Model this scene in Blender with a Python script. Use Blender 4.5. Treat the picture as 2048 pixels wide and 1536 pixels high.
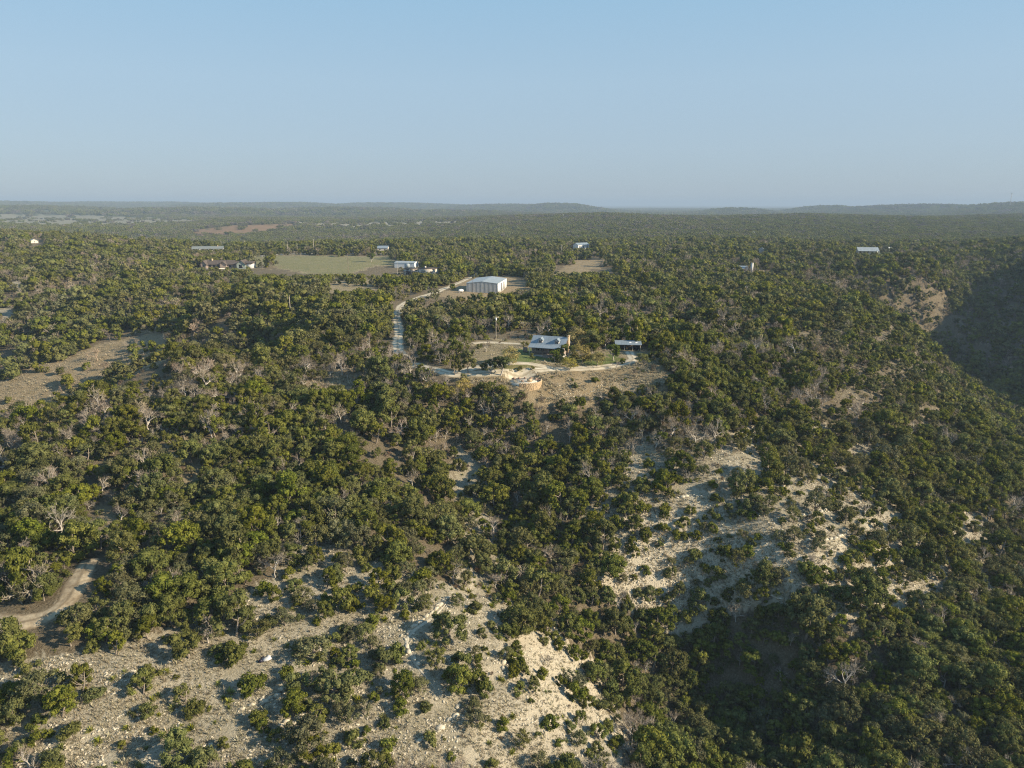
import bpy, math, random, time
import numpy as np
from mathutils import Vector

for _o in list(bpy.data.objects):
    bpy.data.objects.remove(_o)
sc = bpy.context.scene
col = sc.collection
R = math.radians
RNG = np.random.default_rng(7)
random.seed(7)

_T0 = time.time()
def tick(m): print('T %.1f %s' % (time.time()-_T0, m))
# ------------------------------------------------------------------ camera, sky, sun, exposure
CAMZ, PITCH, FOC = 50.0, R(14.25), 1420.0          # FOC in pixels of the 2048 px wide photograph
cam_d = bpy.data.cameras.new('camera')
cam = bpy.data.objects.new('camera', cam_d); col.objects.link(cam)
cam.location = (0, 0, CAMZ); cam.rotation_euler = (math.pi/2 - PITCH, 0, 0)
cam_d.sensor_fit = 'HORIZONTAL'; cam_d.sensor_width = 36.0
cam_d.lens = 36.0*FOC/2048.0
cam_d.clip_start = 1.0; cam_d.clip_end = 80000.0
sc.camera = cam

SUN_AZ, SUN_EL = R(104), R(25)                     # azimuth clockwise from +Y (the view direction)
w = bpy.data.worlds.new('World'); sc.world = w; w.use_nodes = True
nt = w.node_tree; bg = nt.nodes['Background']
sky = nt.nodes.new('ShaderNodeTexSky'); sky.sky_type = 'NISHITA'; sky.sun_disc = False
sky.sun_elevation = SUN_EL; sky.sun_rotation = SUN_AZ
sky.altitude = 300; sky.air_density = 1.0; sky.dust_density = 0.3; sky.ozone_density = 1.6
SKY_K = 0.07
_mx = nt.nodes.new('ShaderNodeMix'); _mx.data_type = 'RGBA'; _mx.inputs[0].default_value = .84      # hazy air: evens the sky out towards blue grey
_tc = nt.nodes.new('ShaderNodeTexCoord'); _sp = nt.nodes.new('ShaderNodeSeparateXYZ'); _rp = nt.nodes.new('ShaderNodeValToRGB')
nt.links.new(_tc.outputs['Generated'], _sp.inputs[0]); nt.links.new(_sp.outputs[2], _rp.inputs[0])
_e = _rp.color_ramp.elements
for _k in range(3): _e.new(.5)
for _el, (_p, _c) in zip(_e, ((0, (.190, .242, .300)), (.07, (.215, .282, .350)), (.15, (.218, .305, .385)), (.27, (.175, .298, .408)), (1, (.10, .215, .37)))):
    _el.position = _p; _el.color = (*_c, 1)
_sc = nt.nodes.new('ShaderNodeVectorMath'); _sc.operation = 'SCALE'; _sc.inputs[3].default_value = 1/SKY_K
nt.links.new(_rp.outputs[0], _sc.inputs[0]); nt.links.new(_sc.outputs[0], _mx.inputs[7])
nt.links.new(sky.outputs[0], _mx.inputs[6]); nt.links.new(_mx.outputs[2], bg.inputs[0]); bg.inputs[1].default_value = SKY_K

sl = bpy.data.lights.new('sun', 'SUN'); sl.energy = 5.0; sl.angle = R(0.53); sl.color = (1.0, 0.84, 0.62)
sun = bpy.data.objects.new('sun', sl); col.objects.link(sun)
sdir = Vector((math.sin(SUN_AZ)*math.cos(SUN_EL), math.cos(SUN_AZ)*math.cos(SUN_EL), math.sin(SUN_EL)))
sun.rotation_euler = (-sdir).to_track_quat('-Z', 'Y').to_euler(); sun.location = (300, 0, 300)

sc.view_settings.view_transform = 'Standard'; sc.view_settings.look = 'None'
sc.view_settings.exposure = 0.92; sc.view_settings.gamma = 1.0; sc.view_settings.use_curve_mapping = False
sc.cycles.use_denoising = True; sc.cycles.denoising_prefilter = 'NONE'; sc.cycles.filter_width = 1.15
sc.cycles.max_bounces = 5; sc.cycles.diffuse_bounces = 1; sc.cycles.glossy_bounces = 2
sc.cycles.transmission_bounces = 3; sc.cycles.volume_bounces = 0; sc.cycles.transparent_max_bounces = 4

# ------------------------------------------------------------------ pixel <-> world
CP, SP = math.cos(PITCH), math.sin(PITCH)
def ray(u, v):
    a = (np.asarray(u, float)-1024)/FOC; b = (768-np.asarray(v, float))/FOC
    return a, CP + b*SP, -SP + b*CP
def proj(x, y, z):
    zz = z-CAMZ
    depth = y*CP - zz*SP; up = y*SP + zz*CP
    d = np.where(depth > 0.5, depth, 0.5)
    return 1024 + FOC*x/d, 768 - FOC*up/d, depth
def at_z(u, v, z):
    dx, dy, dz = ray(u, v); t = (z-CAMZ)/dz
    return float(t*dx), float(t*dy), float(z)

# ------------------------------------------------------------------ noise
def _hash(ix, iy, seed):
    h = (ix.astype(np.int64)*374761393 + iy.astype(np.int64)*668265263 + seed*1442695041) & 0x7fffffff
    h = ((h ^ (h >> 13))*1274126177) & 0x7fffffff
    return ((h ^ (h >> 16)) & 0xffff)/65535.0
def vnoise(x, y, seed=0):
    x = np.asarray(x, float); y = np.asarray(y, float)
    ix = np.floor(x); iy = np.floor(y); fx = x-ix; fy = y-iy
    fx = fx*fx*(3-2*fx); fy = fy*fy*(3-2*fy)
    a = _hash(ix, iy, seed); b = _hash(ix+1, iy, seed); c = _hash(ix, iy+1, seed); d = _hash(ix+1, iy+1, seed)
    return (a+(b-a)*fx)*(1-fy) + (c+(d-c)*fx)*fy
def fbm(x, y, seed=0, o=4):
    s = 0; a = 0.5; t = 0
    for k in range(o):
        s = s + a*vnoise(x, y, seed+k*17); t += a; x = x*2.03+3.1; y = y*2.03+1.7; a *= 0.5
    return s/t

# ------------------------------------------------------------------ terrain height
CTRL = [  # pixel u, v and ground height z
 (1090,712,0),(960,740,0),(1260,712,0),(900,755,-1),(1330,755,-2),(1050,775,-3),(1180,785,-5),(1300,795,-7),
 (950,800,-6),(1100,830,-10),(1250,830,-11),(800,850,-10),(1000,690,0),(795,640,0),(830,730,-.5),(700,690,-1.5),
 (1100,900,-17),(950,910,-18),(1000,1050,-27),(1080,1180,-32),(1024,980,-22),
 (640,760,-4),(400,735,-4.5),(500,850,-7),(350,735,-4.5),(200,790,-7),(0,880,-13),(100,830,-10),(600,680,-2),(450,640,-1.5),
 (750,950,-14),(200,1000,-13),(500,1000,-14),(170,1150,-14.5),(60,1240,-16),(0,1400,-21),(100,1536,-25),(350,1250,-18),
 (700,1100,-18),(870,1200,-23.5),(600,1300,-22.5),(800,1400,-28),(600,1536,-29),(1000,1536,-36),(1000,1330,-29),(350,1420,-24),
 (1200,1300,-43),(1400,1350,-53),(1480,1420,-57),(1250,1500,-45),(1600,1500,-53),(2000,1450,-48),(1800,1250,-41),(1150,1210,-35),
 (1250,1100,-29),(1550,1150,-31),(1400,1000,-22),(1700,1000,-26),(2000,1090,-44),(1300,900,-15),(1500,850,-16),(1850,905,-29),
 (1700,800,-17),(1500,700,-6),(1300,640,-1),(1600,600,-5),(1750,620,-10),(1830,690,-20),(1900,785,-29),(1960,868,-35),(2040,985,-42),
 (1500,540,-1.5),(1735,507,-1),(1162,498,0),(1000,587,0),(820,545,0),(450,540,0),(640,500,0),(1340,505,0),(1300,560,0),
 (150,745,-22),(300,660,-11),(0,800,-29),(0,660,-15),(0,600,-6),(100,570,-2),(250,590,-3),(330,560,-1),
 (0,466,13),(150,476,8),(300,492,2),(900,492,1),(1500,494,1),(2000,490,1),
 (1990,745,-66),(1960,685,-52),(1880,670,-46),(2020,625,-34),(1890,612,-27),(1960,560,-15),(1850,570,-11),
 (480,480,-24),(470,447,-3),(300,480,-30),(200,455,-8),(700,460,-14),(900,450,0),(850,480,-14),
 (1000,436,13),(1200,432,17),(1600,430,19),(2000,432,17),(1000,478,-8),(1200,480,-8),(1600,480,-8),(2000,478,-5),(1300,455,4),(1800,455,5),
]
pts = [at_z(*c) for c in CTRL]
pts += [ # out of frame or hidden ground
 (150,262,-62) if False else (232,262,-58),(275,440,-56),(305,510,-60),(250,345,-62),(215,300,-56),(285,330,-63),(345,430,-65),(255,190,-56),(190,110,-53),(-110,262,-37),(-205,262,-39),(-160,245,-35),
 (-330,240,-42),(390,230,-4),(425,330,8),(447,430,21),(462,520,27),(512,620,22),(575,720,15),(635,820,10),(350,90,-14),(320,-40,-18),(0,30,-58),(0,-120,-62),(-150,-40,-45),(-150,60,-30),
 (140,20,-60),(850,800,6),(800,300,12),(0,-500,-20),(600,-400,0),(-600,-300,-10),(-500,150,-20),(-700,600,0),(60,60,-52),(-60,60,-40),
 (-900,1500,-20),(-500,1150,-22),(-200,1250,-16),(2200,900,10),(-2000,1200,25),(-1500,500,10),
 (-1500,2600,-10),(0,2900,-10),(1500,2900,-8),(700,2900,-10),(-3000,-1500,0),(3000,-1500,10),(0,-3000,-10)]
PTS = np.array(pts, float)
def warp(x, y):
    r = np.hypot(x, y)+1e-6; s = np.arcsinh(r/260.0)/r
    return x*s, y*s
PX, PY = warp(PTS[:,0], PTS[:,1])
EPS2 = 0.05**2
def _phi(d2): return np.sqrt(d2+EPS2)
n = len(PTS)
A = _phi((PX[:,None]-PX[None])**2 + (PY[:,None]-PY[None])**2)
P1 = np.stack([np.ones(n), PX, PY], 1)
M = np.zeros((n+3, n+3)); M[:n,:n] = A - 0.004*np.eye(n); M[:n,n:] = P1; M[n:,:n] = P1.T
W = np.linalg.solve(M, np.concatenate([PTS[:,2], np.zeros(3)]))
def base_h(x, y):
    x = np.atleast_1d(np.asarray(x, float)); y = np.atleast_1d(np.asarray(y, float))
    out = np.empty(x.shape)
    xf, yf = x.ravel(), y.ravel(); of = out.ravel()
    for s in range(0, len(xf), 40000):
        a, b = warp(xf[s:s+40000], yf[s:s+40000])
        k = _phi((a[:,None]-PX[None])**2 + (b[:,None]-PY[None])**2)
        of[s:s+40000] = k@W[:n] + W[n] + W[n+1]*a + W[n+2]*b
    return of.reshape(x.shape)
HOUSE = at_z(1090, 712, 0); PAT = at_z(1049, 764, -2.35)
def az_of(u): return math.atan((u-1024)/FOC/0.97)
HILLS = [ # u of the middle, distance, height above 0, radial and tangential size
 (1110,5200,44,520,330),(1020,5900,42,600,560),(800,7000,50,900,900),(560,6400,53,900,900),(300,8200,58,1200,1500),(0,7600,60,1200,1500),(-300,8000,60,1500,1500),
 (2010,4600,50,700,420),(1800,5000,36,700,520),(1620,5200,30,500,260),(1450,4700,22,400,210),(2300,5000,45,900,900),(700,4200,26,500,500),(420,4000,24,500,600),(100,4600,30,600,700),
 (900,3600,10,500,500)]
def height(x, y):
    x = np.atleast_1d(np.asarray(x, float)); y = np.atleast_1d(np.asarray(y, float))
    r = np.hypot(x, y); az = np.arctan2(x, y)
    z = base_h(x, y)
    far = -14 - 46*np.clip((r-3000)/6000, 0, 1) + 10*(fbm(x/900, y/900, 5)-.5)
    for (u, d, h, sr, st) in HILLS:
        a = az_of(u); hx, hy = d*math.sin(a), d*math.cos(a)
        e = ((x-hx)*math.cos(a)-(y-hy)*math.sin(a))/st; q = ((x-hx)*math.sin(a)+(y-hy)*math.cos(a))/sr
        far = np.maximum(far, -14+(h+14)*np.exp(-(e*e)**1.3-(q*q)) + 6*(fbm(x/500, y/500, 9)-.5)*np.exp(-e*e*.5-q*q*.5))
    t = np.clip((r-2600)/1300, 0, 1); t = t*t*(3-2*t)
    z = z*(1-t) + far*t
    flat = np.exp(-((x-HOUSE[0])**2+(y-HOUSE[1])**2)/(38.0**2))
    amp = (1-.85*flat)*np.clip(1.15-np.clip((r-260)/250, 0, .75), .3, 1.2)
    z = z + amp*(2.6*(fbm(x/26, y/26, 21, 3)-.5) + .7*(fbm(x/6.5, y/6.5, 31, 2)-.5))
    z = z + np.clip((r-900)/900, 0, 1)*16*(fbm(x/420, y/420, 77, 4)-.5)
    pd_ = np.clip((1.42-np.sqrt(((x-PAT[0])/5.0)**2+((y-PAT[1])/4.4)**2))/.42, 0, 1); pd_ = pd_*pd_*(3-2*pd_)
    z = z - np.maximum(z-PAT[2], 0)*pd_
    rn_ = np.sqrt(((x-PAT[0])/4.9)**2+((y-PAT[1])/4.2)**2); ca_ = np.clip(((x-PAT[0])/4.9/np.maximum(rn_, .2)+.35)/.8, 0, 1)
    brm = PAT[2]-.05-1.35*ca_-np.maximum(rn_-1, 0)*2.6           # earth banked up against the patio
    z = np.where((rn_ > .97) & (rn_ < 2.4), np.maximum(z, brm), z)
    # limestone strata: the slopes step down in low benches
    q = z/2.3 + .35*fbm(x/40, y/40, 55, 2); f = q-np.floor(q)
    st = np.floor(q) + np.clip((f-.38)/.24, 0, 1)
    on = np.clip((-z-9)/6, 0, 1)*np.clip((300-r)/60, 0, 1)*.05
    return z + on*((st-q)*2.3+.1)
height_exact = height
azs = np.deg2rad(np.concatenate([np.arange(-44, 44.01, .2), np.arange(46, 315.9, 2.0)]))
rs = np.concatenate([[4, 15, 28, 38], np.arange(46, 300, .85), np.arange(300, 470, 1.5), np.arange(470, 1000, 5), np.geomspace(1000, 24000, 120)])
AA, RR = np.meshgrid(azs, rs)
GX, GY = (RR*np.sin(AA)).ravel(), (RR*np.cos(AA)).ravel()
GZ = height_exact(GX, GY); GG = GZ.reshape(len(rs), len(azs)); _az2 = np.append(azs, azs[0]+2*math.pi)
def height(x, y):
    """height of the built ground sheet (same grid as the mesh)"""
    x = np.atleast_1d(np.asarray(x, float)); y = np.atleast_1d(np.asarray(y, float))
    r = np.clip(np.hypot(x, y), rs[0], rs[-1]-1); a_ = np.arctan2(x, y); a_ = np.where(a_ < azs[0], a_+2*math.pi, a_)
    i_ = np.clip(np.searchsorted(rs, r, 'right')-1, 0, len(rs)-2); j_ = np.clip(np.searchsorted(_az2, a_, 'right')-1, 0, len(azs)-1)
    fr = (r-rs[i_])/(rs[i_+1]-rs[i_]); fa = (a_-_az2[j_])/(_az2[j_+1]-_az2[j_]); k_ = (j_+1) % len(azs)
    return (GG[i_, j_]*(1-fa)+GG[i_, k_]*fa)*(1-fr) + (GG[i_+1, j_]*(1-fa)+GG[i_+1, k_]*fa)*fr
def h1(x, y): return float(height(x, y)[0])
def ground(u, v):
    """where the view through a pixel meets the ground"""
    dx, dy, dz = ray(u, v)
    t = np.concatenate([np.arange(45, 700, 1.5), np.geomspace(700, 16000, 400)])
    zz = CAMZ + t*dz - height(t*dx, t*dy)
    i = np.argmax(zz < 0)
    if zz[i] >= 0: i = len(t)-1
    a, b = t[i-1], t[i]
    for _ in range(14):
        m = .5*(a+b)
        if CAMZ + m*float(dz) - h1(m*dx, m*dy) < 0: b = m
        else: a = m
    x, y = b*float(dx), b*float(dy)
    return x, y, h1(x, y)

# ------------------------------------------------------------------ openings in the woods (pixel outlines laid on the ground)
ZONES = {
 'spur':  ([(575,1075),(700,1085),(800,1150),(900,1185),(1010,1200),(1110,1245),(1190,1340),(1250,1450),(1262,1560),(-60,1560),(-60,1345),(130,1310),(250,1290),(420,1250),(500,1190),(560,1150)],60,160),
 'bank':  ([(1190,960),(1280,905),(1420,965),(1560,915),(1690,935),(1775,1015),(1750,1070),(1880,1180),(1830,1220),(1680,1215),(1560,1150),(1460,1170),(1420,1270),(1330,1250),(1200,1160),(1165,1060)],100,230),
 'yard':  ([(905,752),(940,700),(948,680),(1060,683),(1180,690),(1230,700),(1300,700),(1335,752),(1325,775),(1230,800),(1130,812),(1060,800),(960,795),(930,770)],150,300),
 'lawn':  ([(1000,727),(1020,712),(1050,702),(1130,712),(1240,708),(1238,724),(1130,733),(1085,728)],180,280),
 'island':([(945,745),(965,737),(1020,729),(1060,730),(1078,735),(1060,741),(1000,744)],180,280),
 'barn':  ([(868,592),(905,575),(935,552),(1020,556),(1085,575),(1060,596),(940,606)],300,520),
 'field': ([(500,512),(600,509),(785,511),(792,530),(745,533),(690,555),(600,545),(545,535),(505,535)],420,900),
 'strip': ([(1095,556),(1145,530),(1140,520),(1205,516),(1235,522),(1180,540),(1140,560)],380,900),
 'glade': ([(-20,770),(100,725),(200,688),(340,648),(345,700),(300,735),(180,785),(-20,850)],240,420),
 'nook':  ([(545,772),(640,740),(770,738),(720,770),(690,800),(600,775)],170,280),
 'red':   ([(375,462),(470,450),(590,447),(590,455),(500,470),(400,474)],1200,2600),
 'scar':  ([(-20,545),(90,550),(60,575),(-20,580)],300,600),
 'scar2': ([(-20,600),(30,610),(40,640),(-20,660)],300,600),
 'brown': ([(280,880),(400,880),(425,950),(350,1000),(270,960)],100,220),
 'brown2':([(190,1010),(260,1030),(240,1080),(190,1090)],100,220),
 'ridge': ([(1560,620),(1830,640),(1960,800),(1900,880),(1700,870),(1640,760),(1560,700)],200,430),
 'gully': ([(905,900),(975,880),(990,1020),(1030,1150),(985,1200),(900,1190),(895,1050)],100,220),
 'bank2': ([(1230,880),(1420,850),(1560,830),(1800,880),(1960,1000),(2010,1190),(1850,1260),(1600,1235),(1500,1215),(1330,1260),(1190,1170)],100,260),
 'wash':  ([(1890,640),(2060,645),(2060,665),(1920,658)],400,800),
 'pale':  ([(-20,428),(160,430),(340,436),(430,441),(300,450),(100,454),(-20,448)],2200,5000),
 'meadow':([(640,566),(740,560),(790,552),(745,580),(660,590)],350,560),
 'patch4':([(400,612),(475,598),(480,608),(420,622)],250,420),
 'rhouse':([(1700,503),(1790,503),(1800,516),(1740,516)],600,900),
 'chim':  ([(1470,545),(1530,538),(1560,560),(1500,566)],420,700),
 'scarp': ([(1265,500),(1350,500),(1350,510),(1265,510)],600,950),
 'fscar': ([(400,440),(700,446),(900,440),(1000,447),(700,455),(560,446)],1800,4000),
}
def in_poly(poly, u, v):
    inside = np.zeros(np.shape(u), bool); m = len(poly)
    for i in range(m):
        x0, y0 = poly[i]; x1, y1 = poly[(i+1) % m]
        if y0 == y1: continue
        c = ((y0 > v) != (y1 > v)) & (u < (x1-x0)*(v-y0)/(y1-y0)+x0)
        inside ^= c
    return inside
def zone_masks(x, y, z, jit=1.0, rnd=0.0):
    u, v, dep = proj(x, y, z); r = np.hypot(x, y)
    k = np.clip(1.0, 0, 1)*jit
    sc_ = np.clip(150.0/np.maximum(r, 60), .02, 1.4)
    uu = u + k*sc_*60*(fbm(x/9, y/9, 101, 3)-.5); vv = v + k*sc_*38*(fbm(x/9, y/9, 131, 3)-.5)
    if rnd:
        uu = uu+RNG.normal(0, rnd, u.shape)*sc_; vv = vv+RNG.normal(0, rnd*.6, u.shape)*sc_
    out = {}
    for nme, (poly, r0, r1) in ZONES.items():
        ext = (r > r0) & (r < r1) & (dep > 1)
        mk = np.zeros(u.shape, bool)
        if ext.any(): mk[ext] = in_poly(poly, uu[ext], vv[ext])
        out[nme] = mk
    return out, u, v, dep

# ------------------------------------------------------------------ materials
MATS = {}
def mat(name, colr, rough=.85, metal=0.0, spec=.3):
    if name in MATS: return MATS[name]
    m = bpy.data.materials.new(name); m.use_nodes = True
    b = m.node_tree.nodes['Principled BSDF']
    b.inputs['Base Color'].default_value = (*colr, 1); b.inputs['Roughness'].default_value = rough
    b.inputs['Metallic'].default_value = metal; b.inputs['Specular IOR Level'].default_value = spec
    MATS[name] = m; return m
class NT:
    def __init__(s, m): s.t = m.node_tree; s.n = s.t.nodes; s.l = s.t.links
    def new(s, typ, **kw):
        o = s.n.new(typ)
        for k, v in kw.items(): setattr(o, k, v)
        return o
    def link(s, a, b): s.l.new(a, b)
    def noise(s, vec, scale, detail=3, rough=.55):
        o = s.new('ShaderNodeTexNoise'); o.inputs['Scale'].default_value = scale
        o.inputs['Detail'].default_value = detail; o.inputs['Roughness'].default_value = rough
        if vec is not None: s.link(vec, o.inputs['Vector'])
        return o.outputs['Fac']
    def ramp(s, fac, stops):
        o = s.new('ShaderNodeValToRGB'); e = o.color_ramp.elements
        while len(e) < len(stops): e.new(.5)
        for el, (p, c) in zip(e, stops):
            el.position = p; el.color = (*c, 1) if len(c) == 3 else c
        s.link(fac, o.inputs['Fac']); return o.outputs['Color']
    def mix(s, fac, a, b, mode='MIX'):
        o = s.new('ShaderNodeMix', data_type='RGBA', blend_type=mode)
        for i, val in ((0, fac), (6, a), (7, b)):
            if isinstance(val, (int, float)): o.inputs[i].default_value = val
            elif isinstance(val, tuple): o.inputs[i].default_value = (*val, 1)
            else: s.link(val, o.inputs[i])
        return o.outputs[2]
    def math(s, op, a, b=0.0):
        o = s.new('ShaderNodeMath', operation=op)
        for i, val in ((0, a), (1, b)):
            if isinstance(val, (int, float)): o.inputs[i].default_value = val
            else: s.link(val, o.inputs[i])
        return o.outputs[0]

def noisy(name, c0, c1, scale=1.0, rough=.85, bump=0.0, coord='Object', metal=0.0):
    if name in MATS: return MATS[name]
    m = mat(name, c0, rough, metal); N = NT(m); b = N.n['Principled BSDF']
    tc = N.new('ShaderNodeTexCoord').outputs[coord]
    f = N.noise(tc, scale, 5, .65)
    N.link(N.ramp(f, [(.3, c0), (.7, c1)]), b.inputs['Base Color'])
    if bump:
        bp = N.new('ShaderNodeBump'); bp.inputs['Strength'].default_value = bump; bp.inputs['Distance'].default_value = .2
        N.link(f, bp.inputs['Height']); N.link(bp.outputs[0], b.inputs['Normal'])
    return m

def leaf_mat(name, dark, lite, trans=.25, var=.3):
    m = bpy.data.materials.new(name); m.use_nodes = True; N = NT(m)
    N.n.remove(N.n['Principled BSDF'])
    out = N.n['Material Output']
    tc = N.new('ShaderNodeTexCoord').outputs['Object']; oi = N.new('ShaderNodeObjectInfo')
    f = N.noise(tc, 1.1, 3, .7)
    c = N.ramp(f, [(.32, dark), (.68, lite)])
    hs = N.new('ShaderNodeHueSaturation')
    rnd = oi.outputs['Random']
    N.link(N.math('ADD', N.math('MULTIPLY', rnd, .028), .487), hs.inputs['Hue'])
    r2 = N.math('FRACT', N.math('MULTIPLY', rnd, 7.31))
    N.link(N.math('ADD', N.math('MULTIPLY', r2, -.35), 1.15), hs.inputs['Saturation'])
    r3 = N.math('FRACT', N.math('MULTIPLY', rnd, 23.7))
    N.link(N.math('ADD', N.math('MULTIPLY', r3, var*2), 1-var), hs.inputs['Value'])
    stand = N.noise(oi.outputs['Location'], .011, 4, .6)
    c = N.mix(N.ramp(stand, [(.38, (0, 0, 0)), (.62, (.55, .55, .55))]), c, N.mix(1.0, c, (1.10, 1.0, 1.0), 'MULTIPLY'))
    c = N.mix(N.ramp(N.noise(oi.outputs['Location'], .035, 3, .6), [(.35, (.5, .5, .5)), (.6, (0, 0, 0))]), c, N.mix(1.0, c, (.76, .80, .82), 'MULTIPLY'))
    N.link(c, hs.inputs['Color'])
    d = N.new('ShaderNodeBsdfDiffuse'); t = N.new('ShaderNodeBsdfTranslucent'); mx = N.new('ShaderNodeMixShader')
    N.link(hs.outputs[0], d.inputs['Color']); N.link(hs.outputs[0], t.inputs['Color'])
    mx.inputs[0].default_value = trans
    N.link(d.outputs[0], mx.inputs[1]); N.link(t.outputs[0], mx.inputs[2]); N.link(mx.outputs[0], out.inputs['Surface'])
    MATS[name] = m; return m

L_JUN = leaf_mat('juniper_leaf', (.060, .073, .018), (.208, .215, .056), .24, .26)
L_OAK = leaf_mat('grey_oak_leaf', (.078, .083, .034), (.212, .208, .092), .22, .24)
L_LIVE = leaf_mat('live_oak_leaf', (.055, .075, .018), (.130, .150, .040), .22)
L_YEL = leaf_mat('yellow_leaf', (.24, .21, .065), (.42, .37, .13), .3)
L_TWIG = leaf_mat('bare_twig', (.19, .155, .11), (.36, .31, .24), .05, .4)
L_SOT = leaf_mat('sotol_leaf', (.16, .18, .03), (.33, .34, .07), .25)
L_STRAW = leaf_mat('straw', (.36, .315, .205), (.60, .54, .39), .25)
L_FTWIG = leaf_mat('far_twig', (.10, .088, .066), (.19, .17, .135), .05)
L_BROWN = leaf_mat('brown_brush', (.17, .125, .085), (.29, .22, .15), .15)
BARK = noisy('bark', (.16, .13, .10), (.30, .26, .21), 4)
PALEBARK = noisy('pale_bark', (.30, .27, .23), (.50, .46, .40), 4)
STONE = noisy('limestone', (.34, .29, .20), (.60, .55, .44), 3.0, .9, .5)

# ------------------------------------------------------------------ mesh helpers
def link(o, parent=None):
    col.objects.link(o)
    if parent is not None: o.parent = parent
    return o
def tri_mesh(name, V, F, mats, midx=None):
    me = bpy.data.meshes.new(name)
    V = np.asarray(V, np.float32); F = np.asarray(F, np.int32); k = F.shape[1]
    me.vertices.add(len(V)); me.vertices.foreach_set('co', V.ravel())
    me.loops.add(F.size); me.loops.foreach_set('vertex_index', F.ravel())
    me.polygons.add(len(F)); me.polygons.foreach_set('loop_start', np.arange(0, F.size, k, dtype=np.int32))
    for m in (mats if isinstance(mats, (list, tuple)) else [mats]): me.materials.append(m)
    if midx is not None: me.polygons.foreach_set('material_index', np.asarray(midx, np.int32))
    me.update(calc_edges=True); me.validate(); return me
def part(name, me, parent, loc=(0, 0, 0), **kw):
    o = bpy.data.objects.new(name, me); o.location = loc; link(o, parent)
    for k, v in kw.items(): o[k] = v
    return o
def thing(name, label, cat, loc=(0, 0, 0), rz=0.0, group=None, s=1.0, data=None):
    o = bpy.data.objects.new(name, data); o.location = loc; o.rotation_euler = (0, 0, rz); o.scale = (s, s, s) if not isinstance(s, tuple) else s
    o['label'] = label; o['category'] = cat
    if group: o['group'] = group
    if data is None: o.empty_display_size = .5
    return link(o)
def structure(name, me, label=None, kind='structure'):
    o = bpy.data.objects.new(name, me); o['kind'] = kind
    if label: o['label'] = label
    return link(o)

# ------------------------------------------------------------------ the ground sheet
na, nr = len(azs), len(rs)
i = np.arange(nr-1)[:, None]*na; j = np.arange(na)[None]; j2 = (j+1) % na
F = np.stack([(i+j).ravel(), (i+na+j).ravel(), (i+na+j2).ravel(), (i+j2).ravel()], 1)
F = F[:, ::-1]
gm = tri_mesh('ground', np.stack([GX, GY, GZ], 1), F, [])
gm.polygons.foreach_set('use_smooth', np.ones(len(F), bool))
gu, gv, _gd = proj(GX, GY, GZ); gm_view = (gu > -100) & (gu < 1500) & (gv > 480) & (_gd > 1)
zms = [zone_masks(GX, GY, GZ, 1.3, 14)[0] for _ in range(4)]
def attr(me, name, vals):
    a = me.attributes.new(name, 'FLOAT', 'POINT'); a.data.foreach_set('value', np.asarray(vals, np.float32))
Z = {k: sum(q[k].astype(np.float32) for q in zms)/4 for k in ZONES}
attr(gm, 'bare', np.clip(Z['spur'] + Z['bank'] + .55*Z['bank2'] + .55*Z['gully'] + .8*Z['scar'] + .9*Z['scar2'] + .22*Z['glade'] + .3*Z['ridge'] + .42*Z['pale'] + .3*Z['wash'] + .6*Z['scarp'] + .5*Z['fscar'] + .3*Z['brown2'], 0, 1))
attr(gm, 'dry', np.clip(Z['yard'] + Z['field'] + Z['barn'] + Z['strip'] + Z['glade'] + Z['nook'] + Z['meadow'] + Z['brown'] + Z['chim'] + Z['patch4'] + .8*Z['brown2'], 0, 1))
attr(gm, 'lawn', np.clip(Z['lawn'] + Z['island'] + .40*Z['field'] + .7*Z['rhouse'], 0, 1))
attr(gm, 'red', np.clip(Z['red'] + .35*Z['nook'] + .3*Z['barn'] + .22*Z['glade'] + .25*Z['strip'] + .25*Z['yard']*(GY < HOUSE[1]-14), 0, 1))
attr(gm, 'far', np.clip((np.hypot(GX, GY)-900)/1500, 0, 1))
m = mat('ground_cover', (.2, .2, .2), .95, 0, .1); N = NT(m); b = N.n['Principled BSDF']
geo = N.new('ShaderNodeNewGeometry'); pos = geo.outputs['Position']
def A_(nm):
    a = N.new('ShaderNodeAttribute'); a.attribute_name = nm; return a.outputs['Fac']
n1 = N.noise(pos, 2.6, 6, .72); n2 = N.noise(pos, .16, 7, .7); n3 = N.noise(pos, .02, 6, .65); n4 = N.noise(pos, 7.0, 4, .7)
litter = N.ramp(n1, [(.3, (.07, .055, .034)), (.5, (.14, .115, .075)), (.72, (.25, .21, .145))])
lime = N.ramp(n1, [(.28, (.19, .165, .11)), (.42, (.28, .25, .18)), (.55, (.375, .34, .26)), (.74, (.52, .485, .40))])
lime = N.mix(N.ramp(n2, [(.40, (0, 0, 0)), (.62, (.75, .75, .75))]), lime, N.ramp(n4, [(.3, (.16, .14, .085)), (.7, (.37, .33, .235))]))
sep = N.new('ShaderNodeSeparateXYZ'); N.link(geo.outputs['Normal'], sep.inputs[0])
steep = N.ramp(sep.outputs[2], [(.80, (1, 1, 1)), (.90, (0, 0, 0))])
lime = N.mix(N.math('MULTIPLY', steep, .8), lime, N.ramp(n4, [(.3, (.38, .32, .22)), (.7, (.66, .60, .47))]))
dry = N.ramp(n1, [(.3, (.16, .125, .08)), (.5, (.28, .23, .15)), (.72, (.41, .345, .24))])
dry = N.mix(N.ramp(n2, [(.35, (0, 0, 0)), (.6, (.6, .6, .6))]), dry, (.20, .17, .09))
lawn = N.ramp(n2, [(.3, (.075, .12, .03)), (.5, (.14, .175, .055)), (.7, (.25, .235, .11))])
lawn = N.mix(N.math('MULTIPLY', n4, .5), lawn, (.10, .10, .04))
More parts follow.
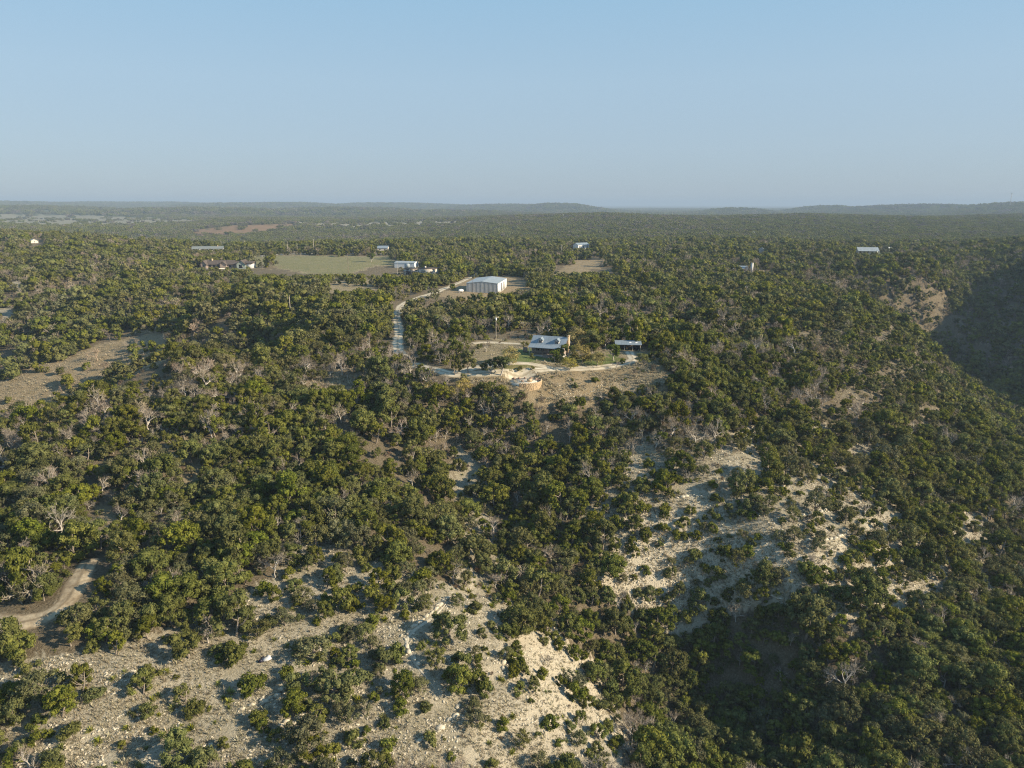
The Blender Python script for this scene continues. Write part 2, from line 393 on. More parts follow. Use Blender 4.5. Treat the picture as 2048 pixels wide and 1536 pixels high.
red = N.ramp(n1, [(.3, (.19, .105, .055)), (.7, (.32, .195, .11))])
farc = N.ramp(n3, [(.30, (.05, .06, .022)), (.5, (.085, .088, .036)), (.62, (.105, .10, .05)), (.78, (.18, .15, .10))])
wood = N.mix(A_('far'), litter, farc)
def soft(a, nz): return N.ramp(N.math('ADD', a, N.math('MULTIPLY', N.math('SUBTRACT', nz, .5), .5)), [(.25, (0, 0, 0)), (.55, (1, 1, 1))])
c = N.mix(soft(A_('dry'), n2), wood, dry)
c = N.mix(soft(A_('bare'), n2), c, lime)
c = N.mix(soft(A_('lawn'), n2), c, lawn)
c = N.mix(N.math('MULTIPLY', A_('red'), N.ramp(n2, [(.35, (.25, .25, .25)), (.6, (1, 1, 1))])), c, red)
c = N.mix(N.ramp(N.math('ADD', A_('verge'), N.math('MULTIPLY', N.math('SUBTRACT', n1, .5), .9)), [(.35, (0, 0, 0)), (.75, (.85, .85, .85))]), c, N.ramp(n1, [(.3, (.17, .14, .09)), (.7, (.40, .345, .25))]))
N.link(c, b.inputs['Base Color'])
bp = N.new('ShaderNodeBump'); bp.inputs['Strength'].default_value = 1.0; bp.inputs['Distance'].default_value = .5
N.link(n1, bp.inputs['Height']); N.link(bp.outputs[0], b.inputs['Normal'])
gm.materials.append(m)
structure('ground', gm, 'rolling limestone hill country ground with pale slopes and dry grass')

tick('-------------- roads')
# ------------------------------------------------------------------ roads
def A_track(N_):
    a = N_.new('ShaderNodeAttribute'); a.attribute_name = 'across'; return a.outputs['Fac']
GRAVEL = noisy('pale_gravel', (.34, .295, .21), (.58, .52, .40), .45, .95, .5, 'Object')
DIRT = noisy('dirt_track', (.19, .145, .09), (.46, .385, .265), .55, .95, .9, 'Object')
ROADS = []
for _m, _dk in ((GRAVEL, (.24, .20, .13)), (DIRT, (.15, .115, .07))):
    N = NT(_m); b = N.n['Principled BSDF']; src = b.inputs['Base Color'].links[0].from_socket
    ac = N.math('ABSOLUTE', A_track(N)); nz = N.noise(N.new('ShaderNodeNewGeometry').outputs['Position'], .7, 5, .7)
    mid = N.ramp(N.math('ADD', ac, N.math('MULTIPLY', N.math('SUBTRACT', nz, .5), .22)), [(.02, (.75, .75, .75)), (.12, (0, 0, 0)), (.34, (0, 0, 0)), (.47, (.9, .9, .9))])
    N.link(N.mix(mid, src, _dk), b.inputs['Base Color'])
def spline(P, step):
    P = np.array(P, float); out = []
    Q = np.vstack([2*P[0]-P[1], P, 2*P[-1]-P[-2]])
    for k in range(1, len(Q)-2):
        p0, p1, p2, p3 = Q[k-1], Q[k], Q[k+1], Q[k+2]
        m_ = max(2, int(np.linalg.norm(p2-p1)/step))
        for t in np.arange(m_)/m_:
            out.append(.5*((2*p1)+(-p0+p2)*t+(2*p0-5*p1+4*p2-p3)*t*t+(-p0+3*p1-3*p2+p3)*t**3))
    out.append(P[-1]); return np.array(out)
def road(name, pix, width, mt, label, lift=.14, step=1.2, nx=7):
    P = np.array([ground(u, v)[:2] for u, v in pix]); S = spline(P, step)
    T = np.gradient(S, axis=0); T /= np.linalg.norm(T, axis=1)[:, None]+1e-9
    Nn = np.stack([T[:, 1], -T[:, 0]], 1)
    wv = width*(.72+.56*fbm(np.arange(len(S))/4.0, np.full(len(S), width), 3, 3))
    if width < 1: wv = wv*np.clip(np.minimum(np.arange(len(S)), np.arange(len(S))[::-1])/9.0, .12, 1)
    ks = np.linspace(-.5, .5, nx)
    X = S[:, 0:1]+Nn[:, 0:1]*ks*wv[:, None]; Y = S[:, 1:2]+Nn[:, 1:2]*ks*wv[:, None]
    Zc = height(X.ravel(), Y.ravel()).reshape(X.shape)
    Zs = Zc.copy()
    Zs += lift*(1-(2*np.abs(ks))**4)[None]-.02 + .05*np.cos(ks*4*math.pi)[None] + .10*(fbm(X/1.1, Y/1.1, 71, 2)-.5)*(mt is DIRT)
    mth = len(S); a = np.arange(mth-1)[:, None]*nx; bb = np.arange(nx-1)[None]
    Fq = np.stack([(a+bb).ravel(), (a+nx+bb).ravel(), (a+nx+bb+1).ravel(), (a+bb+1).ravel()], 1)
    me = tri_mesh(name, np.stack([X.ravel(), Y.ravel(), Zs.ravel()], 1), Fq, mt)
    me.polygons.foreach_set('use_smooth', np.ones(len(Fq), bool))
    attr(me, 'across', np.repeat(ks[None], len(S), 0).ravel())
    structure(name, me, label)
    ROADS.append((S[::2], width))
road('gravel_driveway', [(823,729),(858,738),(890,745),(913,748),(965,747),(1018,746),(1060,743.5),(1085,739.5),(1123,738.5),(1163,737),(1216,733),(1263,722),(1262,711),(1258,703)], 3.6, GRAVEL, 'pale gravel driveway running past the stone patio to the carport')
road('gravel_driveway', [(915,746),(947,736.5),(986,729.8),(1023,726.5),(1056,727),(1081,731.5),(1105,737)], 3.2, GRAVEL, 'upper loop of pale gravel drive in front of the cabin', .17)
road('gravel_driveway', [(808,715),(797,702),(795,684),(798,665),(794,640),(797,622),(808,608),(840,595),(874,584),(905,571),(932,559),(958,546),(978,536)], 4.0, GRAVEL, 'pale gravel lane climbing through the trees to the metal barn', .16)
road('gravel_driveway', [(945,687),(970,685),(992,685.5),(1020,687),(1046,688)], 3.4, GRAVEL, 'short gravel lane behind the cabin beside the utility pole', .14)
road('dirt_road', [(-60,1240),(0,1246),(47,1246),(94,1232),(131,1206),(150,1175),(166,1144),(180,1120)], 3.7, DIRT, 'rutted tan dirt track curving through junipers', .2)
road('gravel_road', [(1262,506),(1290,505),(1320,505),(1352,503)], 7, GRAVEL, 'distant white gravel road in the woods', .3, 4, 4)
road('gravel_road', [(505,514),(560,509),(620,507),(690,507),(770,508)], 6, GRAVEL, 'white gravel road along the far edge of the pasture', .3, 4, 4)
road('gravel_road', [(400,615),(430,610),(470,602)], 5, GRAVEL, 'short pale track among trees near two bare poles', .25, 2, 5)
road('gravel_road', [(-20,575),(40,573),(95,572)], 6, GRAVEL, 'pale eroded track at the edge of the left hill', .25, 3, 5)
road('footpath', [(899,1200),(881,1220),(853,1244),(815,1276),(820,1305),(836,1335),(866,1372),(880,1398)], 0.62, noisy('chalk_path', (.29, .255, .185), (.50, .455, .36), 1.4, .95), 'thin pale footpath winding down the bare spur', .13, .8, 3)
RP = np.vstack([s for s, _ in ROADS]); RWD = np.concatenate([np.full(len(s), w_) for s, w_ in ROADS])

def road_dist(x_, y_):
    out = np.empty(len(x_))
    for c0 in range(0, len(x_), 3000):
        out[c0:c0+3000] = np.hypot(x_[c0:c0+3000, None]-RP[None, :, 0], y_[c0:c0+3000, None]-RP[None, :, 1]).min(1)
    return out

tick('-- vegetation meshes')
_v = np.zeros(len(GX)); _sel = np.where((np.hypot(GX, GY) < 620) & (gm_view))[0]
for c0 in range(0, len(_sel), 4000):
    ii = _sel[c0:c0+4000]
    _v[ii] = np.clip(1-((np.hypot(GX[ii, None]-RP[None, :, 0], GY[ii, None]-RP[None, :, 1])-RWD[None]*.4+np.where(RWD[None] < 2, 50, 0)).min(1))/1.1, 0, 1)
attr(gm, 'verge', _v*(1-np.clip(Z['island']*1.3, 0, 1)))

# ------------------------------------------------------------------ vegetation meshes
ICO_V, ICO_F = None, None
def ico():
    global ICO_V, ICO_F
    if ICO_V is None:
        p = (1+5**.5)/2
        V = np.array([(-1,p,0),(1,p,0),(-1,-p,0),(1,-p,0),(0,-1,p),(0,1,p),(0,-1,-p),(0,1,-p),(p,0,-1),(p,0,1),(-p,0,-1),(-p,0,1)], float)
        ICO_V = V/np.linalg.norm(V[0])
        ICO_F = np.array([(0,11,5),(0,5,1),(0,1,7),(0,7,10),(0,10,11),(1,5,9),(5,11,4),(11,10,2),(10,7,6),(7,1,8),(3,9,4),(3,4,2),(3,2,6),(3,6,8),(3,8,9),(4,9,5),(2,4,11),(6,2,10),(8,6,7),(9,8,1)])
    return ICO_V, ICO_F
def unit(a): return a/(np.linalg.norm(a, axis=-1, keepdims=True)+1e-9)
def crown_geo(rng, Rc, H, base, nl, lr, nleaf, ls, lean=.15, core=.74, flat=1.0, org=(0, 0)):
    Vs, Fs, o = [], [], 0
    iv, ifc = ico()
    sq = 1+rng.uniform(-.22, .22); off = rng.normal(0, lean, 2)*Rc
    for k in range(nl):
        zf = rng.random()**.75; th = rng.uniform(0, 2*math.pi)
        pr = math.sqrt(max(0, 1-((zf-.35)/.68)**2)) if zf > .35 else .70+.30*zf/.35
        rad = pr*Rc*math.sqrt(rng.uniform(.12, .95))
        c = np.array([rad*math.cos(th)*sq + off[0]*zf, rad*math.sin(th)/sq + off[1]*zf, base+(H-base)*zf*.9])
        r = Rc*lr*rng.uniform(.65, 1.35)
        outw = np.array([math.cos(th), math.sin(th), .5])
        d = unit(rng.normal(size=(nleaf, 3)) + .55*outw + np.array([0, 0, .25]))
        p = c + d*np.array([1, 1, .85*flat])*r*rng.uniform(.72, 1.18, (nleaf, 1))
        nn = unit(d + .55*rng.normal(size=(nleaf, 3)))
        t = unit(np.cross(nn, rng.normal(size=(nleaf, 3)))); bt = np.cross(nn, t)
        s = ls*rng.uniform(.55, 1.4, (nleaf, 1))
        tri = np.stack([p+t*s, p-.5*t*s+bt*.75*s, p-.5*t*s-bt*.75*s], 1).reshape(-1, 3)
        Vs.append(tri); Fs.append(np.arange(nleaf*3).reshape(-1, 3)+o); o += nleaf*3
        if core:
            jit = 1+rng.uniform(-.2, .2, (12, 1))
            Vs.append(c + iv*jit*r*core*np.array([1, 1, .85])); Fs.append(ifc+o); o += 12
    V = np.vstack(Vs); V[:, 0] += org[0]; V[:, 1] += org[1]
    V[:, 2] = np.maximum(V[:, 2], .02)
    return V, np.vstack(Fs)
def tube(path, rad, sides=5):
    path = np.array(path, float); n_ = len(path); V, F_ = [], []
    for k in range(n_):
        t = unit((path[min(k+1, n_-1)]-path[max(k-1, 0)])[None])[0]
        a = unit(np.cross(t, [0.31, .95, .1])[None])[0]; b_ = np.cross(t, a)
        for q in range(sides):
            an = 2*math.pi*q/sides; V.append(path[k]+rad[k]*(a*math.cos(an)+b_*math.sin(an)))
    for k in range(n_-1):
        for q in range(sides):
            x0, x1 = k*sides+q, k*sides+(q+1) % sides
            F_ += [(x0, x1, x1+sides), (x0, x1+sides, x0+sides)]
    return np.array(V), np.array(F_)
def join(gs):
    V, F_, o = [], [], 0
    for v, f in gs: V.append(v); F_.append(f+o); o += len(v)
    return np.vstack(V), np.vstack(F_)
def trunk_geo(rng, H, r, limbs=4, spread=1.0, low=.25):
    g = []
    top = np.array([rng.normal(0, .12)*H, rng.normal(0, .12)*H, H*.75])
    mid = top*.45 + np.append(rng.normal(0, .04*H, 2), 0)
    g.append(tube([(0, 0, -.35), mid, top], [r*1.25, r*.8, r*.3]))
    for k in range(limbs):
        th = rng.uniform(0, 6.28); f = rng.uniform(low, .6)
        s = top*f; e = s+np.array([math.cos(th)*spread*H*.32, math.sin(th)*spread*H*.32, H*rng.uniform(.2, .38)])
        g.append(tube([s, s*.5+e*.5-[0, 0, .05*H], e], [r*.55, r*.38, r*.15], 4))
    return join(g)
def bare_geo(rng, H, r, spread=.9, nt_=5, tw=1.0):
    """returns limbs and twigs"""
    limbs, tw_p, tw_d, tw_l = [], [], [], []
    def grow(p, d, L, rr, lvl):
        e = p+d*L; mid = (p+e)/2 + rng.normal(0, .06*L, 3)
        limbs.append(tube([p, mid, e], [rr, rr*.8, rr*.6], 4 if lvl < 2 else 3))
        if lvl >= 3:
            for _ in range(nt_):
                tw_p.append(p+(e-p)*rng.uniform(.2, 1)); tw_d.append(unit((d+rng.normal(0, .7, 3)+[0, 0, .25])[None])[0]); tw_l.append(L*rng.uniform(.6, 1.3))
            return
        for _ in range(rng.integers(3, 5) if lvl else rng.integers(3, 6)):
            nd = unit((d*.75+rng.normal(0, .55*spread, 3)*[1, 1, .7]+[0, 0, .22])[None])[0]
            grow(p+(e-p)*rng.uniform(.55, 1), nd, L*rng.uniform(.55, .8), rr*.55, lvl+1)
    grow(np.array([0, 0, -.3]), unit(np.array([[rng.normal(0, .15), rng.normal(0, .15), 1]]))[0], H*.36, r, 0)
    p = np.array(tw_p); d = np.array(tw_d); l = np.array(tw_l)[:, None]
    s = unit(np.cross(d, rng.normal(size=d.shape)))
    wd = .028*tw*rng.uniform(.7, 1.4, l.shape)
    V = np.stack([p-s*wd, p+s*wd, p+d*l], 1).reshape(-1, 3)
    # side twiglets
    p2 = p+d*l*.5; d2 = unit(d+.9*rng.normal(size=d.shape)); s2 = unit(np.cross(d2, rng.normal(size=d.shape)))
    V2 = np.stack([p2-s2*wd*.8, p2+s2*wd*.8, p2+d2*l*.7], 1).reshape(-1, 3)
    VV = np.vstack([V, V2]); return join(limbs), (VV, np.arange(len(VV)).reshape(-1, 3))
def tuft_geo(rng, nb, L, wd, droop=.5, up=.6):
    g = []
    for k in range(nb):
        th = rng.uniform(0, 6.28); el = rng.uniform(.05, 1.0)
        d = np.array([math.cos(th)*(1-el*.7), math.sin(th)*(1-el*.7), .25+el*up])
        l = L*rng.uniform(.6, 1.15); s = np.array([-math.sin(th), math.cos(th), 0])*wd
        a = d*l*.55; e = d*l-np.array([0, 0, droop*l*.3*(1-el)])
        V = np.array([-s*.5, s*.5, a+s, a-s, e]); g.append((V, np.array([(0, 1, 2), (0, 2, 3), (3, 2, 4)])))
    return join(g)

rg = np.random.default_rng(42)
KIND = {}
def reg(kind, crown, trunk, cm, tm):
    KIND.setdefault(kind, []).append((tri_mesh(kind+'_crown', *crown, cm), tri_mesh(kind+'_trunk', *trunk, tm)))
for k in range(11):
    H = rg.uniform(3.6, 5.9); rc = rg.uniform(1.9, 2.7)
    reg('juniper', crown_geo(rg, rc, H, rg.uniform(.3, 1.2), 30, rg.uniform(.22, .30), 66, .155, .22), trunk_geo(rg, H, .16), L_JUN, BARK)
for k in range(6):
    H = rg.uniform(3.6, 5.4)
    reg('oak', crown_geo(rg, rg.uniform(2.1, 2.8), H, 1.0, 30, rg.uniform(.2, .27), 56, .125, .22, core=.5), trunk_geo(rg, H, .15, 6), L_OAK, BARK)
for k in range(5):
    H = rg.uniform(5.0, 6.4); lb, tw_ = bare_geo(rg, H, .15, 1.0, 5)
    reg('bare', tw_, lb, L_TWIG, PALEBARK)
for k in range(3):
    H = rg.uniform(5.4, 6.2)
    reg('live', crown_geo(rg, 3.2, H, 2.2, 24, .27, 60, .2, flat=.8), trunk_geo(rg, H, .24, 6, 1.3, .35), L_LIVE, PALEBARK)
for k in range(2):
    H = rg.uniform(4.6, 5.6); lb, tw_ = bare_geo(rg, H, .14, 1.1, 5)
    cr = crown_geo(rg, 2.6, H*1.02, 1.0, 30, .27, 52, .14, core=.35)
    reg('yellow', join([cr, tw_]), lb, L_YEL, BARK)
for k in range(2):
    H = rg.uniform(2.6, 3.2); lb, tw_ = bare_geo(rg, H, .09, 1.3, 6, .8)
    reg('brush', tw_, lb, L_BROWN, BARK)
SHRUB = [tri_mesh('shrub', *crown_geo(rg, 1.25, 1.9, .15, 15, .36, 46, .145), L_JUN) for k in range(6)]
SOTOL = [tri_mesh('sotol', *tuft_geo(rg, 60, .95, .042, .6, .75), L_SOT) for k in range(4)]
# simpler trees for the woods at a distance
def lod(kind, k):
    rr = rg
    if kind == 'juniper': return tri_mesh('far_juniper', *crown_geo(rr, 2.7, 4.8, .4, 13, .38, 26, .34, core=.8), L_JUN)
    if kind == 'oak': return tri_mesh('far_oak', *crown_geo(rr, 2.6, 4.8, .4, 11, .34, 22, .33, core=.6), L_OAK)
    lb, tw_ = bare_geo(rr, 5.6, .13, 1.0, 3, 2.0)
    keep = rr.random(len(tw_[1])) < .5
    return tri_mesh('far_bare', *join([lb, (tw_[0], tw_[1][keep])]), L_TWIG)
FARK = {k: [lod(k, q) for q in range(4)] for k in ('juniper', 'oak', 'bare')}
def clump(rr, mt, bare=False):
    g = []
    for q in range(9):
        a = rr.uniform(0, 6.28); d = 8.5*math.sqrt(rr.random()); s = rr.uniform(.75, 1.25)
        g.append(crown_geo(rr, 2.9*s, 5.0*s, .2, 5, .5, 12, .75, core=.8, org=(d*math.cos(a), d*math.sin(a))))
    return tri_mesh('wood_clump', *join(g), mt)
CLUMP = [clump(rg, L_JUN), clump(rg, L_JUN), clump(rg, L_JUN), clump(rg, L_OAK), clump(rg, L_OAK), clump(rg, L_FTWIG)]

# ------------------------------------------------------------------ keep-clear windows: things with nothing standing in front of them
CLEAR = [ # u0, v0, u1, v1, distance of the thing
 (1052,664,1132,722,232),(1228,676,1288,704,238),(1005,748,1090,776,205),(905,722,1270,750,215),(925,546,1022,594,405),(785,515,875,554,512),
 (385,508,512,540,560),(1142,484,1184,499,806),(1708,492,1762,509,752),(785,618,806,702,300),(872,555,935,586,400),(1498,526,1507,537,520),
 (375,491,450,500,800),(1516,494,1532,505,730),(505,508,795,560,556),(725,508,792,534,640),(787,518,836,537,566),(665,562,745,582,410),(1108,518,1225,550,560),(60,478,85,486,850),(985,630,999,678,262),
 (-10,1204,122,1250,102),(125,1135,185,1210,112),(555,590,590,612,300),(1774,494,1790,502,740),(750,492,780,500,800),(690,505,704,548,500),
 (-20,680,330,785,280),(-20,700,150,822,262),(560,742,760,772,195),(925,752,1330,803,191),(945,676,1056,690,250),(95,520,112,533,500)]

tick('------------ scatter')
# ------------------------------------------------------------------ scatter the trees
def ring_pts(r0, r1, s, amax):
    n_ = int((r1*r1-r0*r0)*R(amax)*1.0/(s*s)*1.0)
    # jittered grid
    gx = np.arange(-r1*math.sin(R(min(amax, 89))), r1*math.sin(R(min(amax, 89))), s); gy = np.arange(0, r1, s)
    X, Y = np.meshgrid(gx, gy); X = X+(np.arange(len(gy)) % 2)[:, None]*s*.5
    X = X.ravel()+RNG.uniform(-.46, .46, X.size)*s; Y = Y.ravel()+RNG.uniform(-.46, .46, Y.size)*s
    r = np.hypot(X, Y); a = np.degrees(np.abs(np.arctan2(X, Y)))
    k = (r >= r0) & (r < r1) & (a < amax); return X[k], Y[k]
DENS = {'spur': .47, 'bank': .58, 'yard': .015, 'lawn': 0, 'island': 0, 'barn': 0, 'field': .004, 'strip': .02, 'glade': .05, 'nook': .08, 'red': .05, 'scar': .2,
        'scar2': .25, 'brown': .35, 'brown2': .2, 'ridge': .95, 'bank2': .8, 'gully': .34, 'wash': .5, 'pale': .05, 'meadow': .12, 'patch4': .1, 'rhouse': .05, 'chim': .3, 'scarp': .3, 'fscar': .12}
def scatter(r0, r1, s, amax, base_d=1.0):
    x, y = ring_pts(r0, r1, s, amax); z = height(x, y)
    zmk, u, v, dep = zone_masks(x, y, z, 1.4, 13)
    d = np.full(len(x), base_d)
    d *= np.clip((fbm(x/22, y/22, 301, 3)-.22)*5.0, .35, 1)
    d *= np.where((x > 190) & (y > 240) & (z < -30), 1.0, 1.0)
    d = np.where((u > 1180) & (v > 1170) & (r0 < 200), 1.0, d)
    if r0 >= 250: d *= np.where(x > 130, 1.0, np.clip((fbm(x/60, y/60, 351, 4)-.27)*9, .2, 1))
    d = np.where((x > 130) & (y > 230) & (r0 < 600), 1.0, d)
    for k, val in DENS.items(): d = np.where(zmk[k], np.minimum(d, val), d)
    d = np.where(zmk['spur'], np.clip(d*(.15+1.9*fbm(x/14, y/14, 333, 2)), 0, 1), d)
    strk = fbm(z*.55, (x-y)/17, 343, 2)                       # brush grows in bands along the strata
    d = np.where(zmk['bank'] | zmk['bank2'] | zmk['ridge'], np.clip(d*np.clip((strk-.24)*5.0, np.where(zmk['ridge'] & ~zmk['bank'], .42, .25), 1.6), 0, 1), d)
    keep = RNG.random(len(x)) < d
    if r0 < 1000:
        idx = np.where(keep)[0]
        for c0 in range(0, len(idx), 3000):
            ii = idx[c0:c0+3000]
            dd = np.hypot(x[ii, None]-RP[None, :, 0], y[ii, None]-RP[None, :, 1]) - RWD[None]*.5
            keep[ii] &= dd.min(1) > 1.7
    x, y, z, u, v, dep = (q[keep] for q in (x, y, z, u, v, dep))
    zz = {k: q[keep] for k, q in zmk.items()}
    return x, y, z, u, v, dep, zz
ALL = []
for (r0, r1, s, amax) in ((44, 250, 2.5, 46), (250, 520, 3.1, 42), (520, 1050, 4.4, 41)):
    x, y, z, u, v, dep, zz = scatter(r0, r1, s, amax)
    sc_ = RNG.lognormal(-.26, .33, len(x)); sc_ = np.clip(sc_, .38, 1.55)*(1.0 if r0 < 250 else 1.2 if r0 < 500 else 1.42)
    op = zz['spur'] | zz['bank']
    small = op & (RNG.random(len(x)) < .62)
    sc_ = np.where(op & ~small, sc_*.88, sc_)
    sc_ = np.where(small, sc_*1.15, sc_)
    sc_ = np.where(zz['ridge'], sc_*.75, sc_)
    bn = fbm(x/45, y/45, 401, 3); q = RNG.random(len(x))
    pb = np.clip((bn-.43)*3.2, .09, .58); pb = np.where(op, .05, pb); pb = np.where(zz['nook'] | zz['glade'], .5, pb)
    pb = np.where((v > 1150) & (u > 1300), .06, pb)
    on_ = fbm(x/35, y/35, 501, 3); po = np.clip((on_-.36)*2.2, .08, .6)
    kind = np.where(q < pb, 2, np.where(q < pb+(1-pb)*po, 1, 0))
    kind = np.where(small, 3, kind)
    # nothing standing in front of the buildings and lanes that the photograph shows
    hgt = sc_*np.where(kind == 2, 5.8, 4.9); wid = sc_*2.7
    hgt = np.where(kind == 3, 2.0, hgt); wid = np.where(kind == 3, 1.3, wid)
    ut, vt, _ = proj(x, y, z+hgt); ru = wid*FOC/np.maximum(dep, 1)
    ok = np.ones(len(x), bool)
    for (a0, b0, a1, b1, dist) in CLEAR:
        ok &= ~((y < dist*1.02+2) & (u+ru*.8 > a0) & (u-ru*.8 < a1) & (vt < b1-(b1-b0)*.25) & (v > b0))
    # and nothing inside a building
    ALL.append([q_[ok] for q_ in (x, y, z, u, v, dep, sc_, kind)] + [{k: q_[ok] for k, q_ in zz.items()}])
FOOT = []   # filled by the buildings below: (x, y, radius)

tick('--- building helpers')
# ------------------------------------------------------------------ building helpers
def boxes_mesh(name, bxs, mt):
    V, F_ = [], []
    for (x0, x1, y0, y1, z0, z1) in bxs:
        o = len(V)
        V += [(x0,y0,z0),(x1,y0,z0),(x1,y1,z0),(x0,y1,z0),(x0,y0,z1),(x1,y0,z1),(x1,y1,z1),(x0,y1,z1)]
        F_ += [(o,o+3,o+2,o+1),(o+4,o+5,o+6,o+7),(o,o+1,o+5,o+4),(o+1,o+2,o+6,o+5),(o+2,o+3,o+7,o+6),(o+3,o,o+4,o+7)]
    return tri_mesh(name, V, F_, mt)
def box(name, par, x0, x1, y0, y1, z0, z1, mt, **kw):
    return part(name, boxes_mesh(name, [(x0, x1, y0, y1, z0, z1)], mt), par, **kw)
def extr(name, par, prof, x0, x1, mt, axis='x', **kw):
    """a profile (list of (a, z)) pushed from x0 to x1; axis names the direction it is pushed along"""
    k = len(prof)
    f = (lambda t, a, z: (t, a, z)) if axis == 'x' else (lambda t, a, z: (a, t, z))
    me = bpy.data.meshes.new(name)
    V = [f(x0, a, z) for a, z in prof] + [f(x1, a, z) for a, z in prof]
    F_ = [tuple(range(k))[::-1], tuple(range(k, 2*k))] + [(q, (q+1) % k, (q+1) % k+k, q+k) for q in range(k)]
    me.from_pydata(V, [], F_); me.materials.append(mt)
    import bmesh
    bm = bmesh.new(); bm.from_mesh(me); bmesh.ops.recalc_face_normals(bm, faces=bm.faces); bm.to_mesh(me); bm.free()
    return part(name, me, par, **kw)
def site(name, label, cat, p0, p1, z=None, group=None, back=8.0, width=None):
    """p0, p1: the pixels of the two front base corners; local x runs along the front, y to the back"""
    um, vm = (p0[0]+p1[0])/2, (p0[1]+p1[1])/2
    if z is None: z = ground(um, vm)[2]
    a = at_z(*p0, z); b_ = at_z(*p1, z)
    W_ = math.hypot(b_[0]-a[0], b_[1]-a[1]); rz = math.atan2(b_[1]-a[1], b_[0]-a[0])
    if width: W_ = width
    c_, s_ = math.cos(rz), math.sin(rz)
    hh = [h1(a[0]+c_*W_*p-s_*back*q, a[1]+s_*W_*p+c_*back*q) for p in (0, .5, 1) for q in (0, .5, 1)]
    z = max(z, np.percentile(hh, 60))
    o = thing(name, label, cat, (a[0], a[1], z), rz, group)
    nx_ = max(1, int(W_/3)); ny_ = max(1, int(back/3))
    for p in range(nx_+1):
        for q in range(ny_+1):
            lx, ly = W_*p/nx_, back*q/ny_
            FOOT.append((a[0]+c_*lx-s_*ly, a[1]+s_*lx+c_*ly, 2.6))
    print('SITE', name, 'W %.1f rz %.1f z %.1f at %.0f %.0f' % (W_, math.degrees(rz), z, a[0], a[1]))
    return o, W_
def gable_x(prefix, par, x0, x1, y0, y1, eave, ridge, wallm, roofm, ov=.4, th=.14, base=-1.0):
    """ridge along x"""
    ym = (y0+y1)/2
    extr('wall', par, [(y0, base), (y1, base), (y1, eave), (ym, ridge), (y0, eave)], x0, x1, wallm)
    k = (ridge-eave)/(ym-y0)
    return extr('roof', par, [(y0-ov, eave-k*ov+.02), (ym, ridge+.02), (y1+ov, eave-k*ov+.02), (y1+ov, eave-k*ov+.02+th), (ym, ridge+.02+th), (y0-ov, eave-k*ov+.02+th)], x0-ov, x1+ov, roofm)
def gable_y(prefix, par, x0, x1, y0, y1, eave, ridge, wallm, roofm, ov=.4, th=.14, base=-1.0):
    """ridge along y"""
    xm = (x0+x1)/2
    extr('wall', par, [(x0, base), (x1, base), (x1, eave), (xm, ridge), (x0, eave)], y0, y1, wallm, 'y')
    k = (ridge-eave)/(xm-x0)
    return extr('roof', par, [(x0-ov, eave-k*ov+.02), (xm, ridge+.02), (x1+ov, eave-k*ov+.02), (x1+ov, eave-k*ov+.02+th), (xm, ridge+.02+th), (x0-ov, eave-k*ov+.02+th)], y0-ov, y1+ov, roofm, 'y')
def window(par, x0, x1, y, z0, z1, frame=None, t=.09):
    f = box('window', par, x0, x1, y-.08, y+.05, z0, z1, frame or WHITE)
    box('pane', f, x0+t, (x0+x1)/2-t*.3, y-.10, y-.06, z0+t, z1-t, GLASS)
    box('pane', f, (x0+x1)/2+t*.3, x1-t, y-.10, y-.06, z0+t, z1-t, GLASS)
    return f
WHITE = noisy('white_paint', (.44, .44, .425), (.57, .56, .545), 2)
GLASS = mat('dark_glass', (.015, .02, .025), .12, 0, .6)
ROOFB = noisy('blue_grey_metal_roof', (.175, .225, .265), (.25, .30, .345), .7, .5)
ROOFG = noisy('grey_metal_roof', (.27, .31, .33), (.36, .40, .42), .6, .5)
ROOFDL = noisy('dull_grey_roof', (.14, .16, .15), (.21, .23, .215), .8, .7)
ROOFBARN = noisy('barn_roof_metal', (.27, .31, .33), (.36, .40, .42), .6, .5)
ROOFD = noisy('brown_shingle', (.065, .052, .043), (.125, .10, .082), 1.5, .9)
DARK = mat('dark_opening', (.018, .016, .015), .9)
SID = noisy('weathered_siding', (.22, .175, .145), (.36, .30, .255), 2.0)
WOOD = noisy('grey_wood', (.17, .13, .10), (.29, .235, .185), 3.0)
POLE = noisy('pole_wood', (.13, .10, .08), (.24, .195, .155), 3.0)
PALEP = noisy('pale_pole', (.36, .31, .25), (.50, .45, .38), 3.0)
RIBS = noisy('galvanised_wall', (.42, .43, .43), (.54, .54, .53), .35, .5, 0, 'Object', .25)
RIBS2 = noisy('galvanised_wall_dull', (.35, .36, .36), (.47, .47, .46), .35, .5, 0, 'Object', .25)
WMET = noisy('white_metal_wall', (.68, .68, .66), (.80, .79, .77), .4, .55)  # white metal; on the barn's right wall it stands in for sunlight
CREAM = noisy('cream_stucco', (.55, .50, .42), (.68, .62, .53), .8)
TANST = noisy('tan_stone', (.36, .26, .15), (.56, .43, .28), 3.5, .9, .6)
GREEN = noisy('grey_green_wall', (.26, .31, .27), (.36, .41, .36), 1.0)
ORAN = noisy('orange_trim', (.34, .19, .11), (.45, .27, .16), 1.0)

